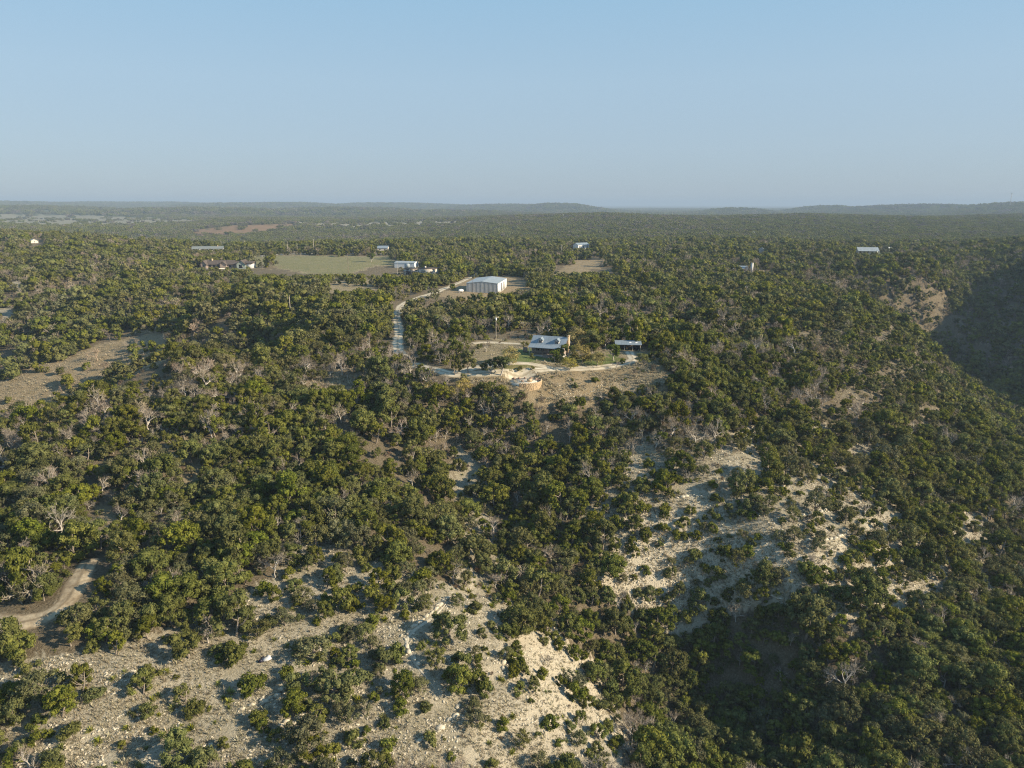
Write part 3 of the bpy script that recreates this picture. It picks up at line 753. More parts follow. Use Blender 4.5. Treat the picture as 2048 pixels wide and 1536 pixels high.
for _m, _ax in ((ROOFB, 0), (ROOFG, 0), (ROOFBARN, 1), (ROOFDL, 0)):                # sheet metal: seams down the slope, weathered sheets
    N = NT(_m); b = N.n['Principled BSDF']; src = b.inputs['Base Color'].links[0].from_socket
    sp = N.new('ShaderNodeSeparateXYZ'); N.link(N.new('ShaderNodeTexCoord').outputs['Object'], sp.inputs[0])
    fr = N.math('FRACT', N.math('MULTIPLY', sp.outputs[_ax], 1.1)); sheet = N.new('ShaderNodeTexWhiteNoise'); sheet.noise_dimensions = '1D'
    N.link(N.math('FLOOR', N.math('MULTIPLY', sp.outputs[_ax], 1.1)), sheet.inputs['W'])
    c_ = N.mix(N.math('MULTIPLY', sheet.outputs['Value'], .35), src, (.20, .22, .23))
    c_ = N.mix(N.ramp(fr, [(.0, (.55, .55, .55)), (.14, (0, 0, 0))]), c_, (.10, .12, .13))
    N.link(c_, b.inputs['Base Color'])

# ---- the cabin
t, W_ = site('cabin', 'grey cabin with blue metal roof, two white dormers and a front porch', 'house', (1058, 711.5), (1125, 716.5), back=10)
z0 = 0.0
box('foundation', t, .15, W_-.15, .1, 9.1, -1.2, .62, noisy('skirting', (.36, .35, .33), (.46, .45, .42), 2), label='pale skirting below the porch')
box('porch_floor', t, 0, W_, -.1, 2.2, .62, .76, WOOD)
extr('wall', t, [(2.2, .62), (9.0, .62), (9.0, 3.5), (5.6, 5.95), (2.2, 3.6)], .15, W_-.15, SID)
extr('roof', t, [(-.35, 2.92), (2.0, 3.66), (5.6, 6.0), (9.4, 3.25), (9.4, 3.4), (5.6, 6.16), (2.0, 3.81), (-.35, 3.06)], -.3, W_+.3, ROOFB)
for k in range(6):
    xx = .12+k*(W_-.38)/5
    box('porch_post', t, xx, xx+.14, 0, .14, .76, 3.02, WHITE if k == 0 else WOOD)
for k in range(5):
    if k == 2: continue
    xa = .26+k*(W_-.38)/5; xb = .12+(k+1)*(W_-.38)/5
    rl = part('railing', boxes_mesh('railing', [(xa, xb, .03, .09, 1.62, 1.70), (xa, xb, .03, .09, .86, .92)] + [(xa+.12+q*.22, xa+.15+q*.22, .045, .075, .92, 1.62) for q in range(int((xb-xa-.2)/.22))], WOOD), t)
window(t, 1.5, 3.0, 2.2, 1.5, 2.9); window(t, 3.5, 4.6, 2.2, 1.5, 2.9); window(t, 9.0, 10.4, 2.2, 1.5, 2.9)
d_ = box('door', t, 6.3, 7.3, 2.08, 2.24, .77, 2.85, DARK); box('handle', d_, 7.14, 7.2, 2.04, 2.08, 1.7, 1.82, RIBS)
st_ = part('steps', boxes_mesh('steps', [(4.9, 7.6, -.4-.32*k, -.1-.32*k+.02, -1, .62-.16*k) for k in range(4)], WOOD), t)
for xx in (4.9, 7.5):
    extr('handrail', t, [(-.1, 1.62), (-1.4, .95), (-1.4, .85), (-.1, 1.52)], xx, xx+.08, WOOD)
for xm in (.27*W_, .76*W_):
    dm = extr('dormer', t, [(xm-.75, 3.7), (xm+.75, 3.7), (xm+.75, 5.15), (xm, 5.75), (xm-.75, 5.15)], 2.7, 5.3, WHITE, 'y', label='white dormer with a small gable')
    extr('dormer_roof', dm, [(xm-.95, 5.01), (xm, 5.77), (xm+.95, 5.01), (xm+.95, 5.11), (xm, 5.88), (xm-.95, 5.11)], 2.5, 5.5, ROOFB, 'y')
    window(dm, xm-.58, xm+.58, 2.7, 3.8, 5.15)
ch = box('chimney', t, W_-.1, W_+.75, 5.1, 6.2, -1, 6.5, TANST, label='tan stone chimney')
box('chimney_cap', ch, W_-.2, W_+.85, 5.0, 6.3, 6.5, 6.65, TANST)
CAB = t

# ---- privacy fence left of the cabin
t, W2 = site('privacy_fence', 'dark wooden privacy fence beside the cabin', 'fence', (1046, 704), (1056, 705.5), back=.5)
for k in range(int(W2/.32)):
    box('plank', t, k*.32, k*.32+.29, 0, .05, -.4, 1.9+.05*math.sin(k*2.1), WOOD)
box('rail', t, 0, W2, .06, .12, 1.5, 1.6, WOOD)

# ---- carport
t, W_ = site('carport', 'open carport with pale blue metal roof and dark interior', 'carport', (1232, 701), (1281, 702), back=4.6)
extr('roof', t, [(-.4, 2.0), (4.8, 2.6), (4.8, 2.7), (-.4, 2.1)], -.4, W_+.4, ROOFB)
rf = t.children[0]
for xx in (W_*.55, W_*.8):
    extr('skylight', rf, [(1.6, 2.352), (3.0, 2.513), (3.0, 2.523), (1.6, 2.362)], xx, xx+.7, WMET)
for xx in (.05, W_*.33, W_*.66, W_-.17):
    box('post', t, xx, xx+.13, 0, .13, -.6, 2.02, PALEP)
box('back_wall', t, 0, W_, 4.4, 4.5, -.6, 2.5, WOOD); box('side_wall', t, -.02, .1, .3, 4.38, -.6, 2.05, WOOD); box('side_wall', t, W_-.1, W_+.02, .3, 4.38, -.6, 2.05, WOOD)

# ---- stone patio with curved retaining wall
cx, cy, PZ = PAT[0], PAT[1], PAT[2]+.2
t = thing('stone_patio', 'round pale stone patio held up by a curved tan stone wall', 'patio', (cx, cy, PZ))
RA, RB = 4.9, 4.2
ang = np.linspace(0, 2*math.pi, 48, endpoint=False)
V = [(0, 0, 0)]+[(RA*math.cos(a), RB*math.sin(a), 0) for a in ang]; V += [(x_, y_, -3.5) for x_, y_, _ in V[1:]]
F_ = [(0, 1+k, 1+(k+1) % 48) for k in range(48)] + [(1+k, 49+k, 49+(k+1) % 48) for k in range(48)] + [(1+k, 49+(k+1) % 48, 1+(k+1) % 48) for k in range(48)]
part('patio_floor', tri_mesh('patio_floor', V, F_, noisy('patio_stone', (.42, .38, .31), (.62, .57, .48), 1.2, .9, .4)), t)
rw = np.random.default_rng(3); st = []
for crs in range(10):
    zt = .45-.33*crs; a = R(250)+rw.uniform(0, .06)
    while a < R(372):
        da = rw.uniform(.07, .14); p = rw.uniform(.0, .1)
        r0x, r1x = RA-.1, RA+.32+p
        k = len(st)*8
        q = []
        for zz_ in (zt-.315, zt):
            for (aa, rr_) in ((a, r0x), (a, r1x), (a+da-.008, r1x), (a+da-.008, r0x)):
                q.append((rr_*math.cos(aa), rr_*RB/RA*math.sin(aa), zz_))
        st.append(q); a += da
V = [p for q in st for p in q]; F_ = []
for k in range(len(st)):
    o = k*8; F_ += [(o,o+3,o+2,o+1),(o+4,o+5,o+6,o+7),(o,o+1,o+5,o+4),(o+1,o+2,o+6,o+5),(o+2,o+3,o+7,o+6),(o+3,o,o+4,o+7)]
part('stone_wall', tri_mesh('stone_wall', V, F_, TANST), t, kind='stuff', label='curved tan retaining wall of coursed stone')
box('hearth', t, .8, 2.3, -.6, .5, 0, .75, TANST)
FOOT += [(cx+a_, cy+b_, 3.0) for a_ in (-4, 0, 4) for b_ in (-3, 0, 3)]
for k, (ax, ay) in enumerate(((-3.2, 3.0), (-1.6, 3.5), (.2, 3.6), (2.0, 3.2), (3.6, 2.2), (-.6, -.4), (4.4, .9))):
    V, F_ = ico(); jj = np.random.default_rng(k).uniform(.7, 1.25, (12, 3))
    o = thing('boulder', 'reddish brown boulder on the rim of the round patio', 'boulder', (cx+ax, cy+ay, PZ+.18), k, 'boulders around the patio rim', .55, tri_mesh('boulder', V*jj*np.array([1, .8, .6]), F_, noisy('red_stone', (.20, .12, .09), (.36, .25, .19), 2)))

# ---- the large metal barn
t, W_ = site('metal_barn', 'large galvanised metal barn with low gable roof and two dark doors', 'barn', (932.8, 585), (995.5, 586.2), back=30)
D = 31.0; E, RG = 5.3, 6.35
gable_y('', t, .06, W_-.06, .06, D-.06, E, RG, RIBS, ROOFBARN, .25)
npn = 15; pw = W_/npn
for k in range(npn):
    xa, xb = k*pw+.06, (k+1)*pw-.06
    za = E+(RG-E)*(1-abs(xa-W_/2)/(W_/2))-.1; zb = E+(RG-E)*(1-abs(xb-W_/2)/(W_/2))-.1
    extr('wall_panel', t, [(xa, -.8), (xb, -.8), (xb, zb), (xa, za)], -.06 if k % 2 else .0, .05, RIBS if k % 2 else RIBS2, 'y')
nps = 16; pd = D/nps
for k in range(nps):
    if k in (6, 7, 10, 11): continue
    box('side_panel', t, W_-.07, W_+.04+.05*(k % 2), k*pd+.05, (k+1)*pd-.05, -.8, E-.12, WMET)  # right wall in a lighter colour than the front: sunlit brightness painted in
for k in (6, 10):
    box('side_panel', t, W_-.07, W_+.05, k*pd, (k+2)*pd, 4.4, E-.12, WMET)
    box('roller_door', t, W_-.07, W_+.02, k*pd+.1, (k+2)*pd-.1, -.1, 4.38, DARK)
box('corner_trim', t, W_-.08, W_+.12, -.1, .12, -.8, E, WMET)
BARN = t; bx_, by_, bz_ = t.location

def tank(u, v, label, L=3.0, r=.75, rz=.3):
    x, y, z = ground(u, v)
    o = thing('propane_tank', label, 'tank', (x, y, z), rz)
    V, F_ = [], []; n_ = 12; prof = [(-L/2, .02), (-L/2+.12, .6), (-L/2+.4, .92), (-L/2+.8, 1), (L/2-.8, 1), (L/2-.4, .92), (L/2-.12, .6), (L/2, .02)]
    for (a, q) in prof:
        for s_ in range(n_): V.append((a, r*q*math.cos(6.2832*s_/n_), .35+r+r*q*math.sin(6.2832*s_/n_)))
    for p in range(len(prof)-1):
        for s_ in range(n_): F_.append((p*n_+s_, p*n_+(s_+1) % n_, (p+1)*n_+(s_+1) % n_, (p+1)*n_+s_))
    part('tank_body', tri_mesh('tank_body', V, F_, WMET), o)
    for xx in (-L*.3, L*.3): box('leg', o, xx-.12, xx+.12, -.4, .4, -.2, .55, RIBS2)
    box('valve_dome', o, -.2, .2, -.2, .2, .35+2*r-.05, .35+2*r+.22, WMET)
    FOOT.append((x, y, 3))
tank(922, 585, 'small white propane tank by the left corner of the metal barn')

# ---- white shed with roller door
t, W_ = site('white_shed', 'long white metal shed with one grey roller door', 'shed', (789, 535.8), (829, 536.4), back=11)
gable_x('', t, 0, W_, 0, 11, 3.9, 4.8, WMET, ROOFG, .2)
box('roller_door', t, W_*.52, W_*.76, -.06, .02, 0, 3.4, mat('grey_door', (.38, .43, .44), .5)); box('side_door', t, W_-.02, W_+.05, 6.5, 7.5, 0, 2.2, DARK)
# ---- flat roofed modern house
t, W_ = site('flat_roofed_house', 'low cream house with flat brown roof and dark windows before the white shed', 'house', (807, 549), (868, 551), back=10)
box('wall', t, W_*.50, W_, 0, 10, -1, 4.4, CREAM); box('wall', t, 0, W_*.498, 1.6, 10, -1, 3.9, CREAM)
box('roof', t, -.5, W_*.49, 1.0, 10.5, 3.92, 4.2, ROOFD); box('roof', t, W_*.492, W_+.5, -.5, 10.5, 4.42, 4.75, ROOFD)
box('porch_roof', t, -.4, W_*.497, -.8, 1.55, 2.5, 2.66, ROOFB)
for xx in (.2, W_*.22, W_*.44): box('porch_post', t, xx, xx+.2, -.6, -.4, -.8, 2.5, WOOD)
for xx in (.06, .2, .34): box('window', t, W_*xx, W_*(xx+.08), 1.5, 1.58, 2.85, 3.6, GLASS)
for xx in (.05, .25): box('sliding_door', t, W_*xx, W_*(xx+.16), 1.5, 1.58, 0, 2.2, GLASS)
w_ = box('window', t, W_*.57, W_*.72, -.06, .02, .2, 2.0, GLASS); box('window', t, W_*.57, W_*.72, -.06, .02, 2.5, 3.2, GLASS); box('window', t, W_*.87, W_*.95, -.06, .02, 2.0, 2.8, GLASS)
box('chimney', t, W_*.62, W_*.66, 4, 5, 4.75, 6.0, CREAM)

# ---- brown roofed ranch house with white garage
t, W_ = site('ranch_house', 'sprawling brown roofed ranch house with a white garage wall', 'house', (402, 537.5), (506, 537), back=14)
u_ = W_/104.0
gable_x('', t, 8*u_, 62*u_, 3, 13, 3.2, 5.8, SID, ROOFD, .8)
gable_y('', t, 0, 11*u_, 0, 12, 3.4, 6.0, SID, ROOFD, .7)
gable_y('', t, 38*u_, 50*u_, .5, 8, 3.2, 5.4, SID, ROOFD, .7)
gable_y('', t, 72*u_, 90*u_, -.5, 12, 3.4, 6.2, GREEN, ROOFD, .7)
box('garage_wall', t, 90*u_+.02, 103*u_, .5, 9, -1, 3.6, WHITE); extr('roof', t, [(.0, 3.62), (9.5, 3.62), (9.5, 4.6), (4.7, 5.4), (0, 4.3)], 88*u_, 104*u_, ROOFD)
box('wall', t, 62*u_, 72*u_, 3.2, 11, -1, 3.1, SID); extr('roof', t, [(2.5, 3.05), (11.6, 3.05), (11.6, 3.2), (7, 5.2), (2.5, 3.2)], 61.5*u_, 72.5*u_, ROOFD)
for xx in (14, 22, 30, 54): box('window', t, xx*u_, (xx+4)*u_, 2.9, 3.02, 1, 2.6, GLASS)
box('window', t, 4*u_, 7.5*u_, -.08, .02, .6, 2.8, GLASS); box('window', t, 77*u_, 84*u_, -.58, -.48, .3, 2.9, GLASS)
box('chimney', t, 16*u_, 18*u_, 7, 9, 3, 7.0, TANST); box('terrace', t, 2*u_, 48*u_, -3.2, -.05, -1, .15, CREAM)

# ---- other roofs in the woods
def small_house(name, label, p0, p1, D_, eave, ridge, wm, rm, axis='x', wins=0, porch=False, chim=False, group=None):
    t, W_ = site(name, label, 'house' if 'house' in name or 'cottage' in name else 'shed', p0, p1, back=D_, group=group)
    (gable_x if axis == 'x' else gable_y)('', t, 0, W_, 0, D_, eave, ridge, wm, rm, .5)
    for k in range(wins):
        xx = W_*(k+.5)/wins; box('window', t, xx-W_*.05, xx+W_*.05, -.07, .02, eave*.35, eave*.75, GLASS)
    if porch:
        extr('porch_roof', t, [(-2.6, eave-.55), (-.45, eave-.12), (-.45, eave-.0), (-2.6, eave-.42)], -.3, W_+.3, rm)
        for k in range(5): box('porch_post', t, W_*k/4-.09, W_*k/4+.09, -2.4, -2.2, -.8, eave-.5, WHITE)
    if chim: box('chimney', t, W_*.8, W_*.8+1.0, D_*.45, D_*.45+1, eave, ridge+1.1, TANST)
    return t, W_
small_house('white_house', 'two storey white house with blue grey roof deep in the woods', (1156, 499.4), (1178, 498.4), 9, 5.2, 7.2, WMET, ROOFB, 'x', 3)
small_house('porch_house', 'long cream house with grey metal roof and columned porch by a small lawn', (1716, 507.5), (1757, 508), 12, 3.4, 6.4, CREAM, ROOFG, 'x', 5, True)
small_house('long_low_house', 'very long low house with light grey roof beyond the ranch house', (384, 502), (446, 501.2), 9, 2.2, 4.6, CREAM, ROOFDL, 'x', 7, False, True)
small_house('hidden_house', 'blue grey roofed house almost hidden in trees beside its tall white chimney', (1466, 545), (1494, 545.5), 9, 2.6, 4.6, CREAM, ROOFB, 'x', 3)
x, y, z = at_z(1503, 546, ground(1498, 545)[2])
t = thing('stone_chimney', 'tall white plastered chimney standing above the trees', 'chimney', (x, y, z), .1)
box('stack', t, -.8, .8, -.7, .7, -1, 7.6, WHITE); box('cap', t, -.95, .95, -.85, .85, 7.6, 7.8, CREAM)
small_house('white_shed', 'little white outbuilding with a dark doorway in the woods', (1518, 505), (1529, 505.2), 5, 3.2, 4.6, WHITE, ROOFG, 'y', 1)
small_house('white_shed', 'tiny white shed beside the lawn of the porch house', (1776, 502.5), (1786, 502.5), 5, 3.2, 4.2, WHITE, WMET, 'x', 1)
small_house('grey_roofed_house', 'house behind the pasture poles with only its blue grey roof showing', (755, 502), (775, 502), 10, 3.0, 5.2, CREAM, ROOFB, 'x', 2)
small_house('grey_roofed_house', 'flat grey roof among junipers behind the far pasture edge', (664, 501), (690, 501), 10, 2.8, 4.4, CREAM, ROOFG, 'x', 2)
small_house('hillside_cottage', 'small cottage with bright white roof on the wooded left hill', (62, 486.5), (77, 486), 7, 2.4, 4.2, CREAM, ROOFG, 'y', 1)
small_house('blue_shed', 'small pale blue shed among trees on the left', (97, 533), (110, 533), 5, 2.4, 3.2, ROOFB, ROOFG, 'x', 1)
for (u_, v_, wpx, lab) in ((1129, 434, 8, 'far white house on the wooded plateau below the middle hill'), (1226, 431, 7, 'far white house at the right foot of the middle hill'),
        (1857, 436, 10, 'far white roofed house below the hill with the mast'), (707, 411.5, 7, 'far white building on the skyline ridge'), (985, 432, 6, 'far white shed left of the middle hill'),
        (1508, 471, 4, 'lone pale water tank poking out of the plateau woods')):
    small_house('distant_house', lab, (u_-wpx/2, v_), (u_+wpx/2, v_), 9, 3.6, 6.0, CREAM, ROOFG, 'x', 2)

# ---- utility poles
def pole(u, v, top, label, mt=None, arm=True, transf=False, lamp=False, r=.17):
    x, y, z = ground(u, v); dpt = proj(np.array(x), np.array(y), np.array(z))[2]
    H = float((v-top)*dpt/FOC/CP)
    o = thing('utility_pole', label, 'pole', (x, y, z), .2)
    part('shaft', tri_mesh('shaft', *tube([(0, 0, -.5), (0, 0, H*.5), (.03, 0, H)], [r, r*.88, r*.75], 8), mt or POLE), o)
    if arm:
        a = box('crossarm', o, -1.2, 1.2, -r-.1, -r+.02, H-.75, H-.58, mt or POLE)
        for k in (-1.05, 0, 1.05): box('insulator', a, k-.06, k+.06, -r-.1, -r+.02, H-.58, H-.36, WHITE)
    if transf: part('transformer', tri_mesh('transformer', *tube([(0, -r-.32, H-1.9), (0, -r-.32, H-1.85), (0, -r-.32, H-.9), (0, -r-.32, H-.85)], [.05, .3, .3, .05], 10), WMET), o)
    if lamp: box('lamp_head', o, -.25, .9, -.2, .2, H-.25, H, WMET)
    FOOT.append((x, y, 1.2)); return (x, y, z+H)
pole(992, 677, 632, 'utility pole with a white transformer behind the cabin', PALEP, True, True, False, .12)
pole(697, 546, 508, 'dark utility pole at the near side of the pasture')
pole(628, 507, 481, 'pale utility pole at the far edge of the pasture, one with a lamp', PALEP, False, False, True, .3)
pole(576, 509, 484, 'tall pale utility pole with crossarm left of the lamp pole', PALEP, True, False, False, .25)
pole(595, 508, 488, 'short pale pole between two taller pasture poles', PALEP, False, False, False, .22)
pole(490, 503, 482, 'utility pole in the trees right of the long low house', PALEP, True, False, False, .28)
pole(525, 539, 513, 'dark light pole in front of the white garage', None, False, False, True)
pole(561, 618, 592, 'bare wooden pole standing in the woods, the shorter one of a pair', PALEP, False, r=.2)
pole(581, 628, 594, 'bare wooden pole standing in the woods, the taller one of a pair', PALEP, False, r=.2)
pole(946, 596, 562, 'slim dark pole in front of the metal barn wall', None, False, r=.12)
pole(1123, 512, 490, 'pale pole in the woods left of the white house', PALEP, True, r=.25)
pole(795, 549, 521, 'slim pale post by the flat roofed house', PALEP, False, r=.12)
x, y, z = ground(2019, 416)
t = thing('radio_mast', 'thin lattice radio mast on the crest of the far right hill', 'mast', (x, y, z))
MH = (416-394)*math.hypot(x, y)/FOC
part('lattice', boxes_mesh('lattice', [(a, a+.5, b_, b_+.5, 0, MH) for a in (-1.2, .7) for b_ in (-1.2, .7)] + [(-1.2, 1.2, -1.2, 1.2, q, q+.35) for q in np.arange(4, MH, 5)], ROOFG), t)
part('antenna', boxes_mesh('antenna', [(-2.4, 2.4, -2.4, 2.4, MH, MH+2.5), (-.3, .3, -.3, .3, MH+2.5, MH+9)], ROOFG), t)

# ---- gate by the lane
t, W_ = site('farm_gate', 'grey metal farm gate beside the lane near the barn', 'gate', (853, 576.5), (863, 576.8), back=.4)
for q in range(5): box('bar', t, 0, W_, 0, .06, .25+q*.26, .31+q*.26, ROOFG)
for xx in (-.15, W_): box('post', t, xx, xx+.15, -.05, .1, -.4, 1.7, POLE)

# ---- dumped litter on the slope
x, y, z = ground(531, 1322)
t = thing('dumped_litter', 'crumpled white and black plastic rubbish on the pale slope', 'litter', (x, y, z+.05), .5)
rr = np.random.default_rng(5); V, F_ = ico()
def crumple(s, seed):
    q = np.random.default_rng(seed); return V*q.uniform(.65, 1.3, (12, 3))*np.array(s)
part('white_bag', tri_mesh('white_bag', crumple((.85, .5, .35), 1), F_, WHITE), t, (.25, 0, .25)); part('white_bag', tri_mesh('white_bag', crumple((.5, .35, .3), 2), F_, WHITE), t, (.6, .5, .2))
part('black_bag', tri_mesh('black_bag', crumple((.45, .4, .35), 3), F_, mat('black_plastic', (.02, .02, .035), .4)), t, (-.75, -.15, .25)); part('black_bag', tri_mesh('black_bag', crumple((.6, .25, .25), 4), F_, MATS['black_plastic']), t, (-.2, .65, .2))
FOOT.append((x, y, 2.2)); FOOT.append((x-.5, y-2.5, 1.8))

# ------------------------------------------------------------------ limestone ledges
ROCKM = []
for k in range(5):
    V, F_ = ico(); q = np.random.default_rng(50+k)
    VV = np.sign(V)*np.abs(V)**.55*q.uniform(.8, 1.15, (12, 3))*np.array([.62, .38, .30]); ROCKM.append(tri_mesh('rock', VV, F_, STONE))
def ledge(pix, label, n_step=.85):
    P = np.array([ground(u, v)[:2] for u, v in pix]); S = spline(P, .3)
    seg = np.concatenate([[0], np.cumsum(np.linalg.norm(np.diff(S, axis=0), axis=1))])
    mx, my = S[len(S)//2]; o = thing('limestone_ledge', label, 'rock ledge', (mx, my, h1(mx, my)))
    oz = o.location.z; s = 0
    while s < seg[-1]:
        k = int(np.searchsorted(seg, s)); p = S[min(k, len(S)-1)]; tg = S[min(k+1, len(S)-1)]-S[max(k-1, 0)]
        px, py = p+RNG.normal(0, .18, 2); c_ = part('rock', ROCKM[RNG.integers(5)], o, (px-mx, py-my, h1(px, py)-oz+RNG.uniform(-.05, .12)))
        c_.rotation_euler = (RNG.normal(0, .08), RNG.normal(0, .08), math.atan2(tg[1], tg[0])+RNG.normal(0, .25))
        f = RNG.uniform(.6, 1.35); c_.scale = (f*1.1, f, f*RNG.uniform(.7, 1.1)); s += n_step*f*RNG.uniform(.9, 1.7)
LEDGES = [
 ([(806,1272),(826,1254),(849,1236),(877,1212),(894,1194)], 'straight pale limestone ledge climbing the bare spur'),
 ([(812,1280),(820,1305),(838,1335)], 'short crumbling ledge turning downhill from the straight ledge'),
 ([(840,1485),(862,1470),(888,1452),(905,1432),(917,1412)], 'curved white limestone ledge low on the bare spur'),
 ([(488,1417),(520,1402),(545,1393),(588,1369)], 'thin white rock ledge below the dumped litter'),
 ([(990,1200),(1010,1205),(1040,1208)], 'small white ledge at the top of the spur beside the gully'),
 ([(1003,1335),(1012,1312),(1020,1295)], 'short bright ledge between shrubs on the right side of the spur'),
 ([(1530,981),(1556,974),(1583,966)], 'broken ledge under junipers high on the right bank'),
 ([(1590,1037),(1640,1024),(1678,1011)], 'long thin ledge across the open right bank'),
 ([(1610,1082),(1660,1078),(1695,1062)], 'pale bench of rock at the lower edge of the right bank'),
 ([(1355,995),(1380,992),(1405,993)], 'small level ledge on the upper left of the right bank'),
 ([(1640,948),(1652,944)], 'single pale rock step beside a juniper on the right bank'),
 ([(1735,776),(1758,783),(1790,790),(1812,776),(1815,768)], 'curved rock shelf on the shoulder of the right hill'),
 ([(1480,1186),(1520,1190),(1560,1194)], 'low tan ledge above the dark wooded hollow'),
 ([(560,1450),(590,1440),(640,1420)], 'faint lower ledge across the foot of the spur'),
 ([(1690,815),(1705,822),(1712,830)], 'small outcrop below the curved rock shelf'),
 ([(1738,858),(1760,868)], 'bare pale outcrop in shrubs on the right hill'),
]
for p, l in LEDGES: ledge(p, l)

tick('--- trees and shrubs')
# ------------------------------------------------------------------ trees and shrubs as individuals
X = [np.concatenate([a[q] for a in ALL]) for q in range(8)]
ZZ = {k: np.concatenate([a[8][k] for a in ALL]) for k in ZONES}
x, y, z, u, v, dep, scl, kind = X
FT = np.array(FOOT)
ok = np.ones(len(x), bool)
for c0 in range(0, len(x), 4000):
    d_ = np.hypot(x[c0:c0+4000, None]-FT[None, :, 0], y[c0:c0+4000, None]-FT[None, :, 1])-FT[None, :, 2]
    ok[c0:c0+4000] = d_.min(1) > .4
kind = kind.astype(int)
inview = (u > -40) & (u < 2088) & (v > 380) & (v < 1640) & (dep > 10)
# hidden ground: sight line check against the terrain
def visible(ii):
    f = np.linspace(.15, .97, 40)[None]
    xs, ys = x[ii, None]*f, y[ii, None]*f; zs = CAMZ+(z[ii, None]+4-CAMZ)*f
    return (zs > height(xs.ravel(), ys.ravel()).reshape(xs.shape)).all(1)
size_px = scl*FOC/np.maximum(dep, 1)
indiv = np.zeros(len(x), bool)
LIM = {0: 300, 1: 300, 2: 280, 3: 290}
for kd, lim in LIM.items():
    cand = np.where(ok & inview & (kind == kd) & (dep < 320))[0]
    cand = cand[np.argsort(-size_px[cand])][:lim*2]
    if len(cand): cand = cand[visible(cand)][:lim]
    indiv[cand] = True
def where_of(k):
    for nm, txt in (('spur', 'on the pale bare spur'), ('bank', 'on the pale right bank'), ('glade', 'in the tan grassy glade'), ('nook', 'at the small russet clearing'), ('gully', 'in the grassy gully'), ('brown', 'round the brown thicket opening'), ('ridge', 'on the rocky right shoulder'), ('yard', 'in the cabin yard')):
        if ZZ[nm][k]: return txt
    uu, vv = u[k], v[k]
    dr = np.hypot(RP[:, 0]-x[k], RP[:, 1]-y[k]).min()
    if dr < 7: return 'by the rutted dirt track' if vv > 1000 else 'beside the gravel lane'
    if uu > 1330 and vv > 1180: return 'in the dark wooded hollow'
    if uu > 1180: return 'on the slope right of the cabin' if vv < 950 else 'in the woods around the right bank'
    if uu < 1000 and vv > 1120: return 'in the dense woods above the pale spur'
    if uu < 560: return 'in the dense woods left of the gully' if vv > 820 else 'on the left ridge above the glade'
    return 'on the wooded slope below the cabin'
BASE = {0: ('juniper_tree', 'juniper', ('small olive green juniper', 'rounded olive green juniper', 'large spreading olive green juniper'), 'tree'),
        1: ('grey_oak_tree', 'oak', ('small grey green scrub oak', 'grey green scrub oak', 'large grey green scrub oak'), 'tree'),
        2: ('bare_tree', 'bare', ('small leafless grey tree', 'leafless grey tree', 'tall leafless grey tree'), 'tree'),
        3: ('juniper_shrub', None, ('tiny round juniper shrub', 'low round juniper shrub', 'broad juniper shrub'), 'shrub')}
TX = np.stack([x, y], 1)
SEL = np.where(ok & (dep < 340))[0]
def neighbour(k):
    d_ = np.hypot(TX[SEL, 0]-x[k], TX[SEL, 1]-y[k]); d_[SEL == k] = 1e9; j_ = np.argsort(d_)[:2]
    if d_[j_[0]] > 4.2: return 'standing apart '
    if d_[j_[0]] > 3.2: return ''
    k0 = [int(kind[SEL[q]]) for q in j_]
    if k0[0] == k0[1]: return ('between two junipers ', 'between two grey oaks ', 'between two leafless trees ', 'between low shrubs ')[k0[0]]
    return ('against a juniper ', 'against a grey oak ', 'against a leafless tree ', 'against a low shrub ')[k0[0]]
for k in np.where(indiv)[0]:
    nm, kd, words, cat = BASE[int(kind[k])]
    s = float(scl[k]); wd = words[0 if s < .8 else 1 if s < 1.1 else 2]
    wh = where_of(k); zsc = float(RNG.uniform(.82, 1.2)); lab = ('squat ' if zsc < .92 else 'upright ' if zsc > 1.08 else '')+wd+' '+neighbour(k)+wh; lab = lab if len(lab.split()) <= 16 else lab.replace('olive green ', '').replace('grey green ', '').replace('leafless grey', 'leafless')
    rz = float(RNG.uniform(0, 6.28)); zz_ = float(z[k])
    if kd is None:
        o = thing(nm, lab, cat, (float(x[k]), float(y[k]), zz_-.05), rz, cat+'s: '+lab, (s, s, s*zsc), SHRUB[RNG.integers(len(SHRUB))])
    else:
        cm, tm = KIND[kd][RNG.integers(len(KIND[kd]))]
        o = thing(nm, lab, cat, (float(x[k]), float(y[k]), zz_-.05), rz, cat+'s: '+lab, (s*float(RNG.uniform(.9, 1.12)), s*float(RNG.uniform(.9, 1.12)), s*zsc))
        part('trunk', tm, o); part('crown', cm, o)

# ---- trees set out by hand round the cabin and in the open
def plant(kd, u_, v_, s, name, label, cat='tree', seed=0, zs=1.0):
    x_, y_, z_ = ground(u_, v_)
    cm, tm = KIND[kd][seed % len(KIND[kd])]
    o = thing(name, label, cat, (x_, y_, z_-.05), seed*1.7, None, (s, s, s*zs)); part('trunk', tm, o); part('crown', cm, o); return o
plant('live', 979, 750, .78, 'live_oak', 'slender live oak leaning by the lower drive', seed=0)
plant('live', 1001, 750.5, 1.0, 'live_oak', 'live oak with pale forked trunk by the lower drive', seed=1)
plant('yellow', 1018, 731, 1.15, 'pale_tree', 'broad pale leafed tree behind the pale trunked live oak', seed=1)
plant('juniper', 937, 748, .95, 'cedar_tree', 'tall cedar with visible trunk at the drive fork', seed=2, zs=1.5)
plant('juniper', 911, 750, .85, 'cedar_tree', 'narrow brownish cedar left of the drive fork', seed=3, zs=1.6)
plant('yellow', 1139, 741, 1.0, 'pale_tree', 'pale tan leafed spreading tree at the lower edge of the drive', seed=0, zs=.85)
plant('yellow', 1163, 727, 1.3, 'yellow_tree', 'golden leaved tree at the right end of the lawn', seed=0)
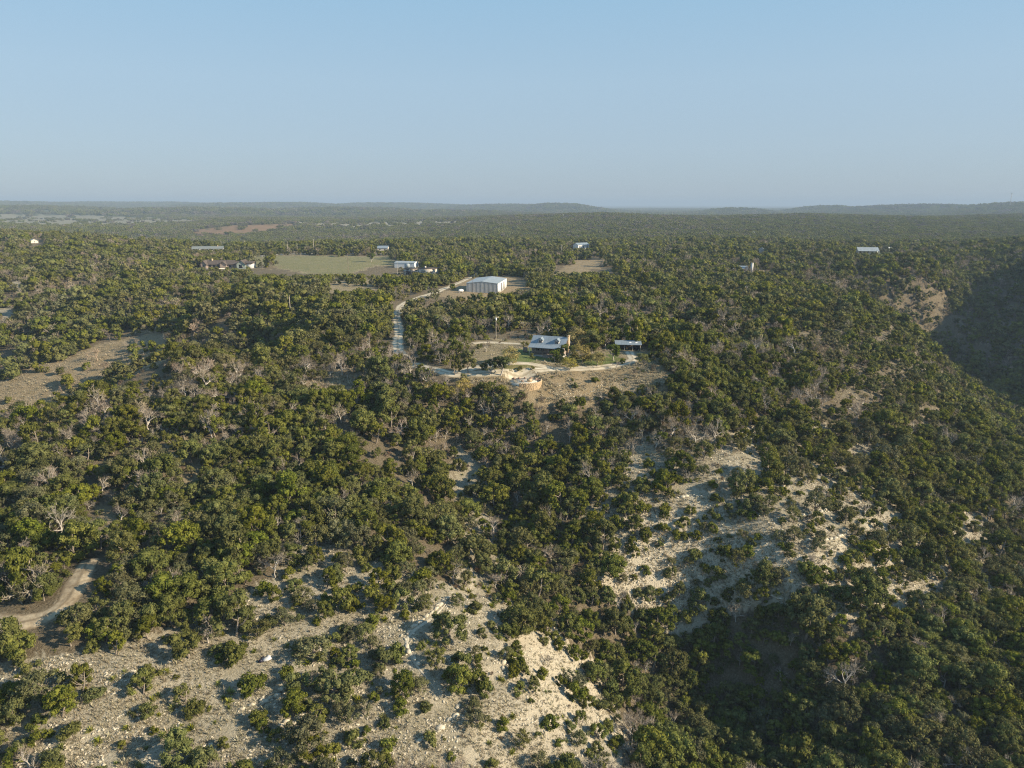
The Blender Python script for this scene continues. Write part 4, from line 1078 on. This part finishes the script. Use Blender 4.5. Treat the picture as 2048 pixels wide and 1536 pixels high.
plant('yellow', 1193, 733, .95, 'pale_tree', 'small tan leafed tree between golden tree and drive', seed=1)
plant('yellow', 1153, 700, 1.45, 'yellow_tree', 'large yellow green tree behind the chimney', seed=1)
plant('live', 1110, 723, .72, 'live_oak', 'dark bushy oak against the cabin porch', seed=2, zs=.9)
plant('live', 1132, 720, 1.0, 'live_oak', 'dark oak right of the cabin porch', seed=0, zs=.85)
plant('live', 1180, 712, .9, 'live_oak', 'dark oak half way to the carport', seed=1, zs=.85)
plant('live', 1227, 720.5, .95, 'live_oak', 'round dark oak with straight trunk before the carport', seed=2, zs=1.0)
plant('bare', 1210, 696, 1.35, 'bare_tree', 'big grey bare tree behind the carport path', seed=3)
plant('bare', 1232, 738, .6, 'bare_tree', 'little dark bare tree below the drive', seed=4)
plant('brush', 1268, 750, 1.0, 'brush_tree', 'twisted dead shrub on the rocky slope', seed=1)
plant('oak', 1288, 730, 1.05, 'grey_oak_tree', 'grey oak at the end of the drive by the carport', seed=1)
plant('brush', 1312, 742, 1.4, 'brush_tree', 'tan brush at the right edge of the rocky slope', seed=0)
plant('bare', 972, 704, 1.0, 'bare_tree', 'pale bare tree left of the cabin fence', seed=0)
plant('yellow', 1008, 783, .62, 'yellow_tree', 'bright green bush left below the stone patio', seed=0, zs=.7)
plant('yellow', 925, 790, .95, 'yellow_tree', 'pale yellow bush left of the patio slope', seed=1)
plant('yellow', 900, 800, .9, 'yellow_tree', 'pale yellow bush below the drive fork', seed=0)
plant('yellow', 860, 790, .85, 'yellow_tree', 'yellow tinted tree under the left drive', seed=1)
plant('brush', 1045, 805, 1.5, 'brush_tree', 'brown brush thicket below the patio wall', seed=1)
plant('brush', 1090, 806, 1.3, 'brush_tree', 'reddish brush below the patio slope', seed=0)
plant('live', 742, 524, 1.25, 'live_oak', 'lone round tree in the pasture', seed=1)
plant('juniper', 787, 519, 1.7, 'juniper_tree', 'bright green tree pair member behind the white shed', seed=4)
plant('juniper', 806, 520, 1.2, 'juniper_tree', 'smaller green tree just behind the white shed roof', seed=5)
plant('bare', 615, 757, 1.5, 'bare_tree', 'tall white barked bare tree at the russet clearing', seed=2, zs=1.15)
plant('bare', 632, 754, 1.1, 'bare_tree', 'second bare tree at the back of the russet clearing', seed=3)
plant('oak', 663, 797, .9, 'grey_oak_tree', 'slim sparse tree alone on the shaded grass of the russet clearing', seed=3)
plant('bare', 325, 985, 1.25, 'bare_tree', 'pale forked bare tree in the brown thicket opening', seed=1)
plant('bare', 416, 1285, .95, 'bare_tree', 'small fan shaped bare tree above the pale spur', seed=4)
plant('bare', 345, 1195, 1.3, 'bare_tree', 'wide twisted bare tree above the pale spur', seed=0)
plant('bare', 360, 1065, 1.25, 'bare_tree', 'broad silver grey bare tree amid dense junipers', seed=3)

for k, (u_, v_, s_, lab) in enumerate(((1064, 716, .8, 'small shrub at the left end of the cabin porch'), (1106, 722, .9, 'round shrub right of the porch steps'), (1118, 724, 1.1, 'broad shrub under the right porch rail'),
        (1148, 722, 1.2, 'low shrub between two oaks beside the lawn'), (1172, 722, 1.0, 'low shrub at the back of the right lawn'), (1200, 718, 1.1, 'shrub before the carport path'), (1040, 741, .7, 'little green shrub in the grass island of the drive'),
        (1064, 739, .6, 'dark little shrub at the tip of the grass island'), (1246, 727, .9, 'yellowish shrub inside the bend of the drive'), (950, 790, 1.2, 'grey shrub on the bank left of the patio'), (1150, 775, .8, 'lone shrub on the stony bank below the drive'), (1190, 765, .9, 'dark shrub on the stony bank'))):
    x_, y_, z_ = ground(u_, v_); thing('garden_shrub', lab, 'shrub', (x_, y_, z_-.05), k*.9, None, s_, SHRUB[k % 6])
# ---- sotol plants on the open slopes
def scat_zone(nm, n_, seed, extra=None):
    q = np.random.default_rng(seed); poly, r0, r1 = ZONES[nm]; P = np.array(poly, float); out = []
    lo, hi = P.min(0), P.max(0); tries = 0
    uu = q.uniform(lo[0], hi[0], n_*6); vv = q.uniform(lo[1], hi[1], n_*6); k = in_poly(poly, uu, vv)
    uu, vv = uu[k][:n_], vv[k][:n_]
    # intersect with the ground in one go
    dx, dy, dz = ray(uu, vv); t = np.linspace(60, 420, 260)[None]
    zz_ = CAMZ+t*dz[:, None]-height((t*dx[:, None]).ravel(), (t*dy[:, None]).ravel()).reshape(len(uu), -1)
    i_ = np.argmax(zz_ < 0, axis=1); i_ = np.maximum(i_, 1); rws = np.arange(len(uu))
    a, b_ = zz_[rws, i_-1], zz_[rws, i_]; tt = t[0, i_-1]+(t[0, i_]-t[0, i_-1])*a/(a-b_+1e-9)
    X_, Y_ = tt*dx, tt*dy; return X_, Y_, height(X_, Y_)
for nm, n_, txt in (('spur', 165, 'on the pale bare spur'), ('gully', 105, 'in the grassy gully'), ('bank', 30, 'on the pale right bank')):
    X_, Y_, Z_ = scat_zone(nm, n_, len(nm))
    for k in range(len(X_)):
        if np.hypot(RP[:, 0]-X_[k], RP[:, 1]-Y_[k]).min() < 2.5: continue
        s = float(RNG.uniform(.65, 1.45)); wd = 'small' if s < 1 else 'large'
        thing('sotol_plant', '%s spiky yellow green sotol %s' % (wd, txt), 'sotol', (float(X_[k]), float(Y_[k]), float(Z_[k])-.03), float(RNG.uniform(0, 6.28)), '%s sotol plants %s' % (wd, txt), s, SOTOL[RNG.integers(4)])

tick('---- woodland, grass')
# ------------------------------------------------------------------ woodland, grass and rubble beyond counting
def stuff(name, label, meshes, x_, y_, z_, s_, pick, rot=None):
    src = bpy.data.collections.new(name+'_kinds')
    for k, me in enumerate(meshes):
        src.objects.link(bpy.data.objects.new('%s_kind_%s' % (name, chr(97+k)), me))
    me = bpy.data.meshes.new(name); n_ = len(x_)
    me.vertices.add(n_); me.vertices.foreach_set('co', np.stack([x_, y_, z_], 1).astype(np.float32).ravel())
    for nm, typ, val in (('scl', 'FLOAT', s_), ('rot', 'FLOAT', RNG.uniform(0, 6.28, n_) if rot is None else rot), ('pick', 'INT', pick)):
        a = me.attributes.new(nm, typ, 'POINT'); a.data.foreach_set('value', np.asarray(val, np.float32 if typ == 'FLOAT' else np.int32))
    o = bpy.data.objects.new(name, me); o['kind'] = 'stuff'; o['label'] = label; link(o)
    g = bpy.data.node_groups.new(name+'_nodes', 'GeometryNodeTree')
    g.interface.new_socket('Geometry', in_out='INPUT', socket_type='NodeSocketGeometry'); g.interface.new_socket('Geometry', in_out='OUTPUT', socket_type='NodeSocketGeometry')
    gi = g.nodes.new('NodeGroupInput'); go = g.nodes.new('NodeGroupOutput'); ip = g.nodes.new('GeometryNodeInstanceOnPoints'); ci = g.nodes.new('GeometryNodeCollectionInfo')
    ci.inputs['Collection'].default_value = src; ci.inputs['Separate Children'].default_value = True; ci.inputs['Reset Children'].default_value = True
    ip.inputs['Pick Instance'].default_value = True
    mp = g.nodes.new('GeometryNodeMeshToPoints')
    def named(nm, dt):
        q = g.nodes.new('GeometryNodeInputNamedAttribute'); q.data_type = dt; q.inputs['Name'].default_value = nm; return q.outputs['Attribute']
    cx_ = g.nodes.new('ShaderNodeCombineXYZ'); g.links.new(named('rot', 'FLOAT'), cx_.inputs['Z'])
    g.links.new(gi.outputs[0], mp.inputs['Mesh']); g.links.new(mp.outputs[0], ip.inputs['Points']); g.links.new(ci.outputs[0], ip.inputs['Instance'])
    g.links.new(named('pick', 'INT'), ip.inputs['Instance Index']); g.links.new(cx_.outputs[0], ip.inputs['Rotation']); g.links.new(named('scl', 'FLOAT'), ip.inputs['Scale'])
    g.links.new(ip.outputs[0], go.inputs[0])
    md = o.modifiers.new('scatter', 'NODES'); md.node_group = g
    return o
rest = ok & ~indiv
near = rest & (dep < 270)
for kd, nm, lab in ((0, 'juniper', 'dense mass of olive green junipers covering the hillsides'), (1, 'oak', 'mass of grey green scrub oaks among the junipers'), (2, 'bare', 'mass of leafless grey trees scattered through the woods')):
    q = near & (kind == kd)
    allm = [tri_mesh('wood_tree', *join([(np.array([vv.co[:] for vv in c.vertices]), np.array([p.vertices[:] for p in c.polygons])), (np.array([vv.co[:] for vv in t_.vertices]), np.array([p.vertices[:] for p in t_.polygons]))]), [c.materials[0], t_.materials[0]], [0]*len(c.polygons)+[1]*len(t_.polygons)) for c, t_ in KIND[nm][:6]]
    if q.any(): stuff(nm+'_woodland', lab+' near the cabin', allm, x[q], y[q], z[q]-.05, scl[q], RNG.integers(0, len(allm), q.sum()))
    q = rest & ~near & (kind == kd)
    stuff(nm+'_woodland', lab+' on the plateau', FARK[nm], x[q], y[q], z[q]-.1, scl[q], RNG.integers(0, 4, q.sum()))
q = rest & (kind == 3)
if q.any(): stuff('shrub_scrub', 'low juniper scrub on the open slopes', SHRUB, x[q], y[q], z[q]-.05, scl[q], RNG.integers(0, len(SHRUB), q.sum()))
fx, fy, fs = [], [], []
for (r0, r1, s, sc0) in ((1050, 1900, 11.0, .9), (1900, 3600, 15, 1.1), (3600, 9500, 31, 2.0)):
    a, b_, c_, uu, vv, dd, zz = scatter(r0, r1, s, 40, .93)
    d = np.where(fbm(a/260, b_/260, 611, 4) < .40, .7, 1); k = RNG.random(len(a)) < d
    fx.append(a[k]); fy.append(b_[k]); fs.append(sc0*RNG.uniform(.75, 1.25, k.sum()))
fx, fy, fs = map(np.concatenate, (fx, fy, fs)); fz = height(fx, fy)
w8 = fbm(fx/300, fy/300, 711, 3); qq = RNG.random(len(fx))
pick = np.where(qq < .12+np.clip((w8-.5)*1.2, 0, .4), 5, np.where(qq < .45+np.clip((w8-.5), -.2, .3), RNG.integers(3, 5, len(fx)), RNG.integers(0, 3, len(fx))))
stuff('distant_woodland', 'distant wooded hills and plateau', CLUMP, fx, fy, fz-.3, fs, pick)
print('TREES', len(x), 'indiv', indiv.sum(), 'clumps', len(fx))
# low brown brush under and between the trees
BR = [tri_mesh('brush_kind', *join([(np.array([vv.co[:] for vv in c.vertices]), np.array([p.vertices[:] for p in c.polygons])), (np.array([vv.co[:] for vv in t_.vertices]), np.array([p.vertices[:] for p in t_.polygons]))]), L_BROWN) for c, t_ in KIND['brush']] + [tri_mesh('brush_kind', *crown_geo(rg, 1.0, 1.2, .1, 9, .4, 30, .11, core=.4), L_OAK)] + [tri_mesh('brush_kind', *crown_geo(rg, 1.7, 2.2, .1, 14, .36, 40, .15, core=.5), L_JUN) for _ in range(2)]
a, b_ = ring_pts(60, 330, 3.7, 43); c_ = height(a, b_); zk = zone_masks(a, b_, c_, 1.0, 20)[0]
k = (RNG.random(len(a)) < np.where(zk['spur'] | zk['bank'], .25, np.where(zk['lawn'] | zk['island'], 0, np.where(zk['glade'], .12, np.where(zk['yard'] | zk['barn'] | zk['nook'], .4, .85))))) & (road_dist(a, b_) > 2.6)
k &= (np.hypot(a[:, None]-FT[None, :, 0], b_[:, None]-FT[None, :, 1])-FT[None, :, 2]).min(1) > .3
k &= ~(zk['yard'] & (RNG.random(len(a)) < .45))
stuff('low_brush', 'low brown brush and scrub between the trees', BR, a[k], b_[k], c_[k]-.05, np.where(zk['yard'][k] | zk['spur'][k] | zk['bank'][k] | zk['glade'][k] | zk['nook'][k], RNG.uniform(.2, .5, k.sum()), RNG.uniform(.35, .85, k.sum())), RNG.integers(0, len(BR), k.sum()))
# dry grass and rubble
GT = [tri_mesh('grass_tuft', *tuft_geo(rg, 15, .42, .022, .8, .8), L_STRAW) for _ in range(4)]
for nm, n_, sc0 in (('spur', 24000, .85), ('bank2', 24000, 1.1), ('ridge', 7000, 1.6), ('yard', 9000, 1.2), ('glade', 5000, 1.2), ('nook', 1500, 1.4)):
    X_, Y_, Z_ = scat_zone(nm, n_, 17+len(nm))
    k = fbm(X_/3, Y_/3, 811, 3) > (.33 if nm in ('spur', 'bank2', 'ridge') else .4)
    if nm == 'yard': k &= ~(zone_masks(X_, Y_, Z_)[0]['lawn'] | zone_masks(X_, Y_, Z_)[0]['island'])
    rd = road_dist(X_, Y_) > (1.0 if nm == 'spur' else 2.6)
    k &= rd
    X_, Y_, Z_ = X_[k], Y_[k], Z_[k]
    stuff('dry_grass', {'spur': 'straw coloured bunch grass on the pale spur', 'bank2': 'straw coloured bunch grass on the right bank', 'ridge': 'straw coloured grass on the rocky shoulder', 'yard': 'dry weeds below the cabin drive', 'glade': 'tan grass in the left glade', 'nook': 'tall russet grass in the small clearing'}[nm], GT, X_, Y_, Z_, sc0*RNG.lognormal(-.1, .4, len(X_)), RNG.integers(0, 4, len(X_)))
for nm, n_, sc0 in (('spur', 8000, .26), ('bank2', 7000, .32), ('yard', 2200, .24)):
    X_, Y_, Z_ = scat_zone(nm, n_, 27+len(nm))
    k = fbm(X_/5, Y_/5, 911, 3) > (.44 if nm == 'yard' else .5)
    if nm == 'yard': k &= (Y_ < HOUSE[1]-20) & (X_ > 8) & (road_dist(X_, Y_) > 2.5)
    stuff('limestone_rubble', {'spur': 'pale limestone rubble on the spur', 'bank2': 'pale limestone rubble on the right bank', 'yard': 'white stones on the slope below the drive'}[nm], ROCKM, X_[k], Y_[k], Z_[k], sc0*RNG.uniform(.5, 2.0, k.sum()), RNG.integers(0, 5, k.sum()))

tick('----------- the haze')
# ------------------------------------------------------------------ the haze
ht = boxes_mesh('haze', [(-24500, 24500, -24500, 24500, -160, 130)], [])
ho = structure('haze', ht, 'thin blue haze over the hills', 'stuff')
hm = bpy.data.materials.new('haze_air'); hm.use_nodes = True; N = NT(hm)
N.n.remove(N.n['Principled BSDF']); pv = N.new('ShaderNodeVolumePrincipled')
pv.inputs['Density'].default_value = 1.4e-4; pv.inputs['Color'].default_value = (.43, .56, .72, 1); pv.inputs['Anisotropy'].default_value = 0.0
N.link(pv.outputs[0], N.n['Material Output'].inputs['Volume']); ht.materials.append(hm)
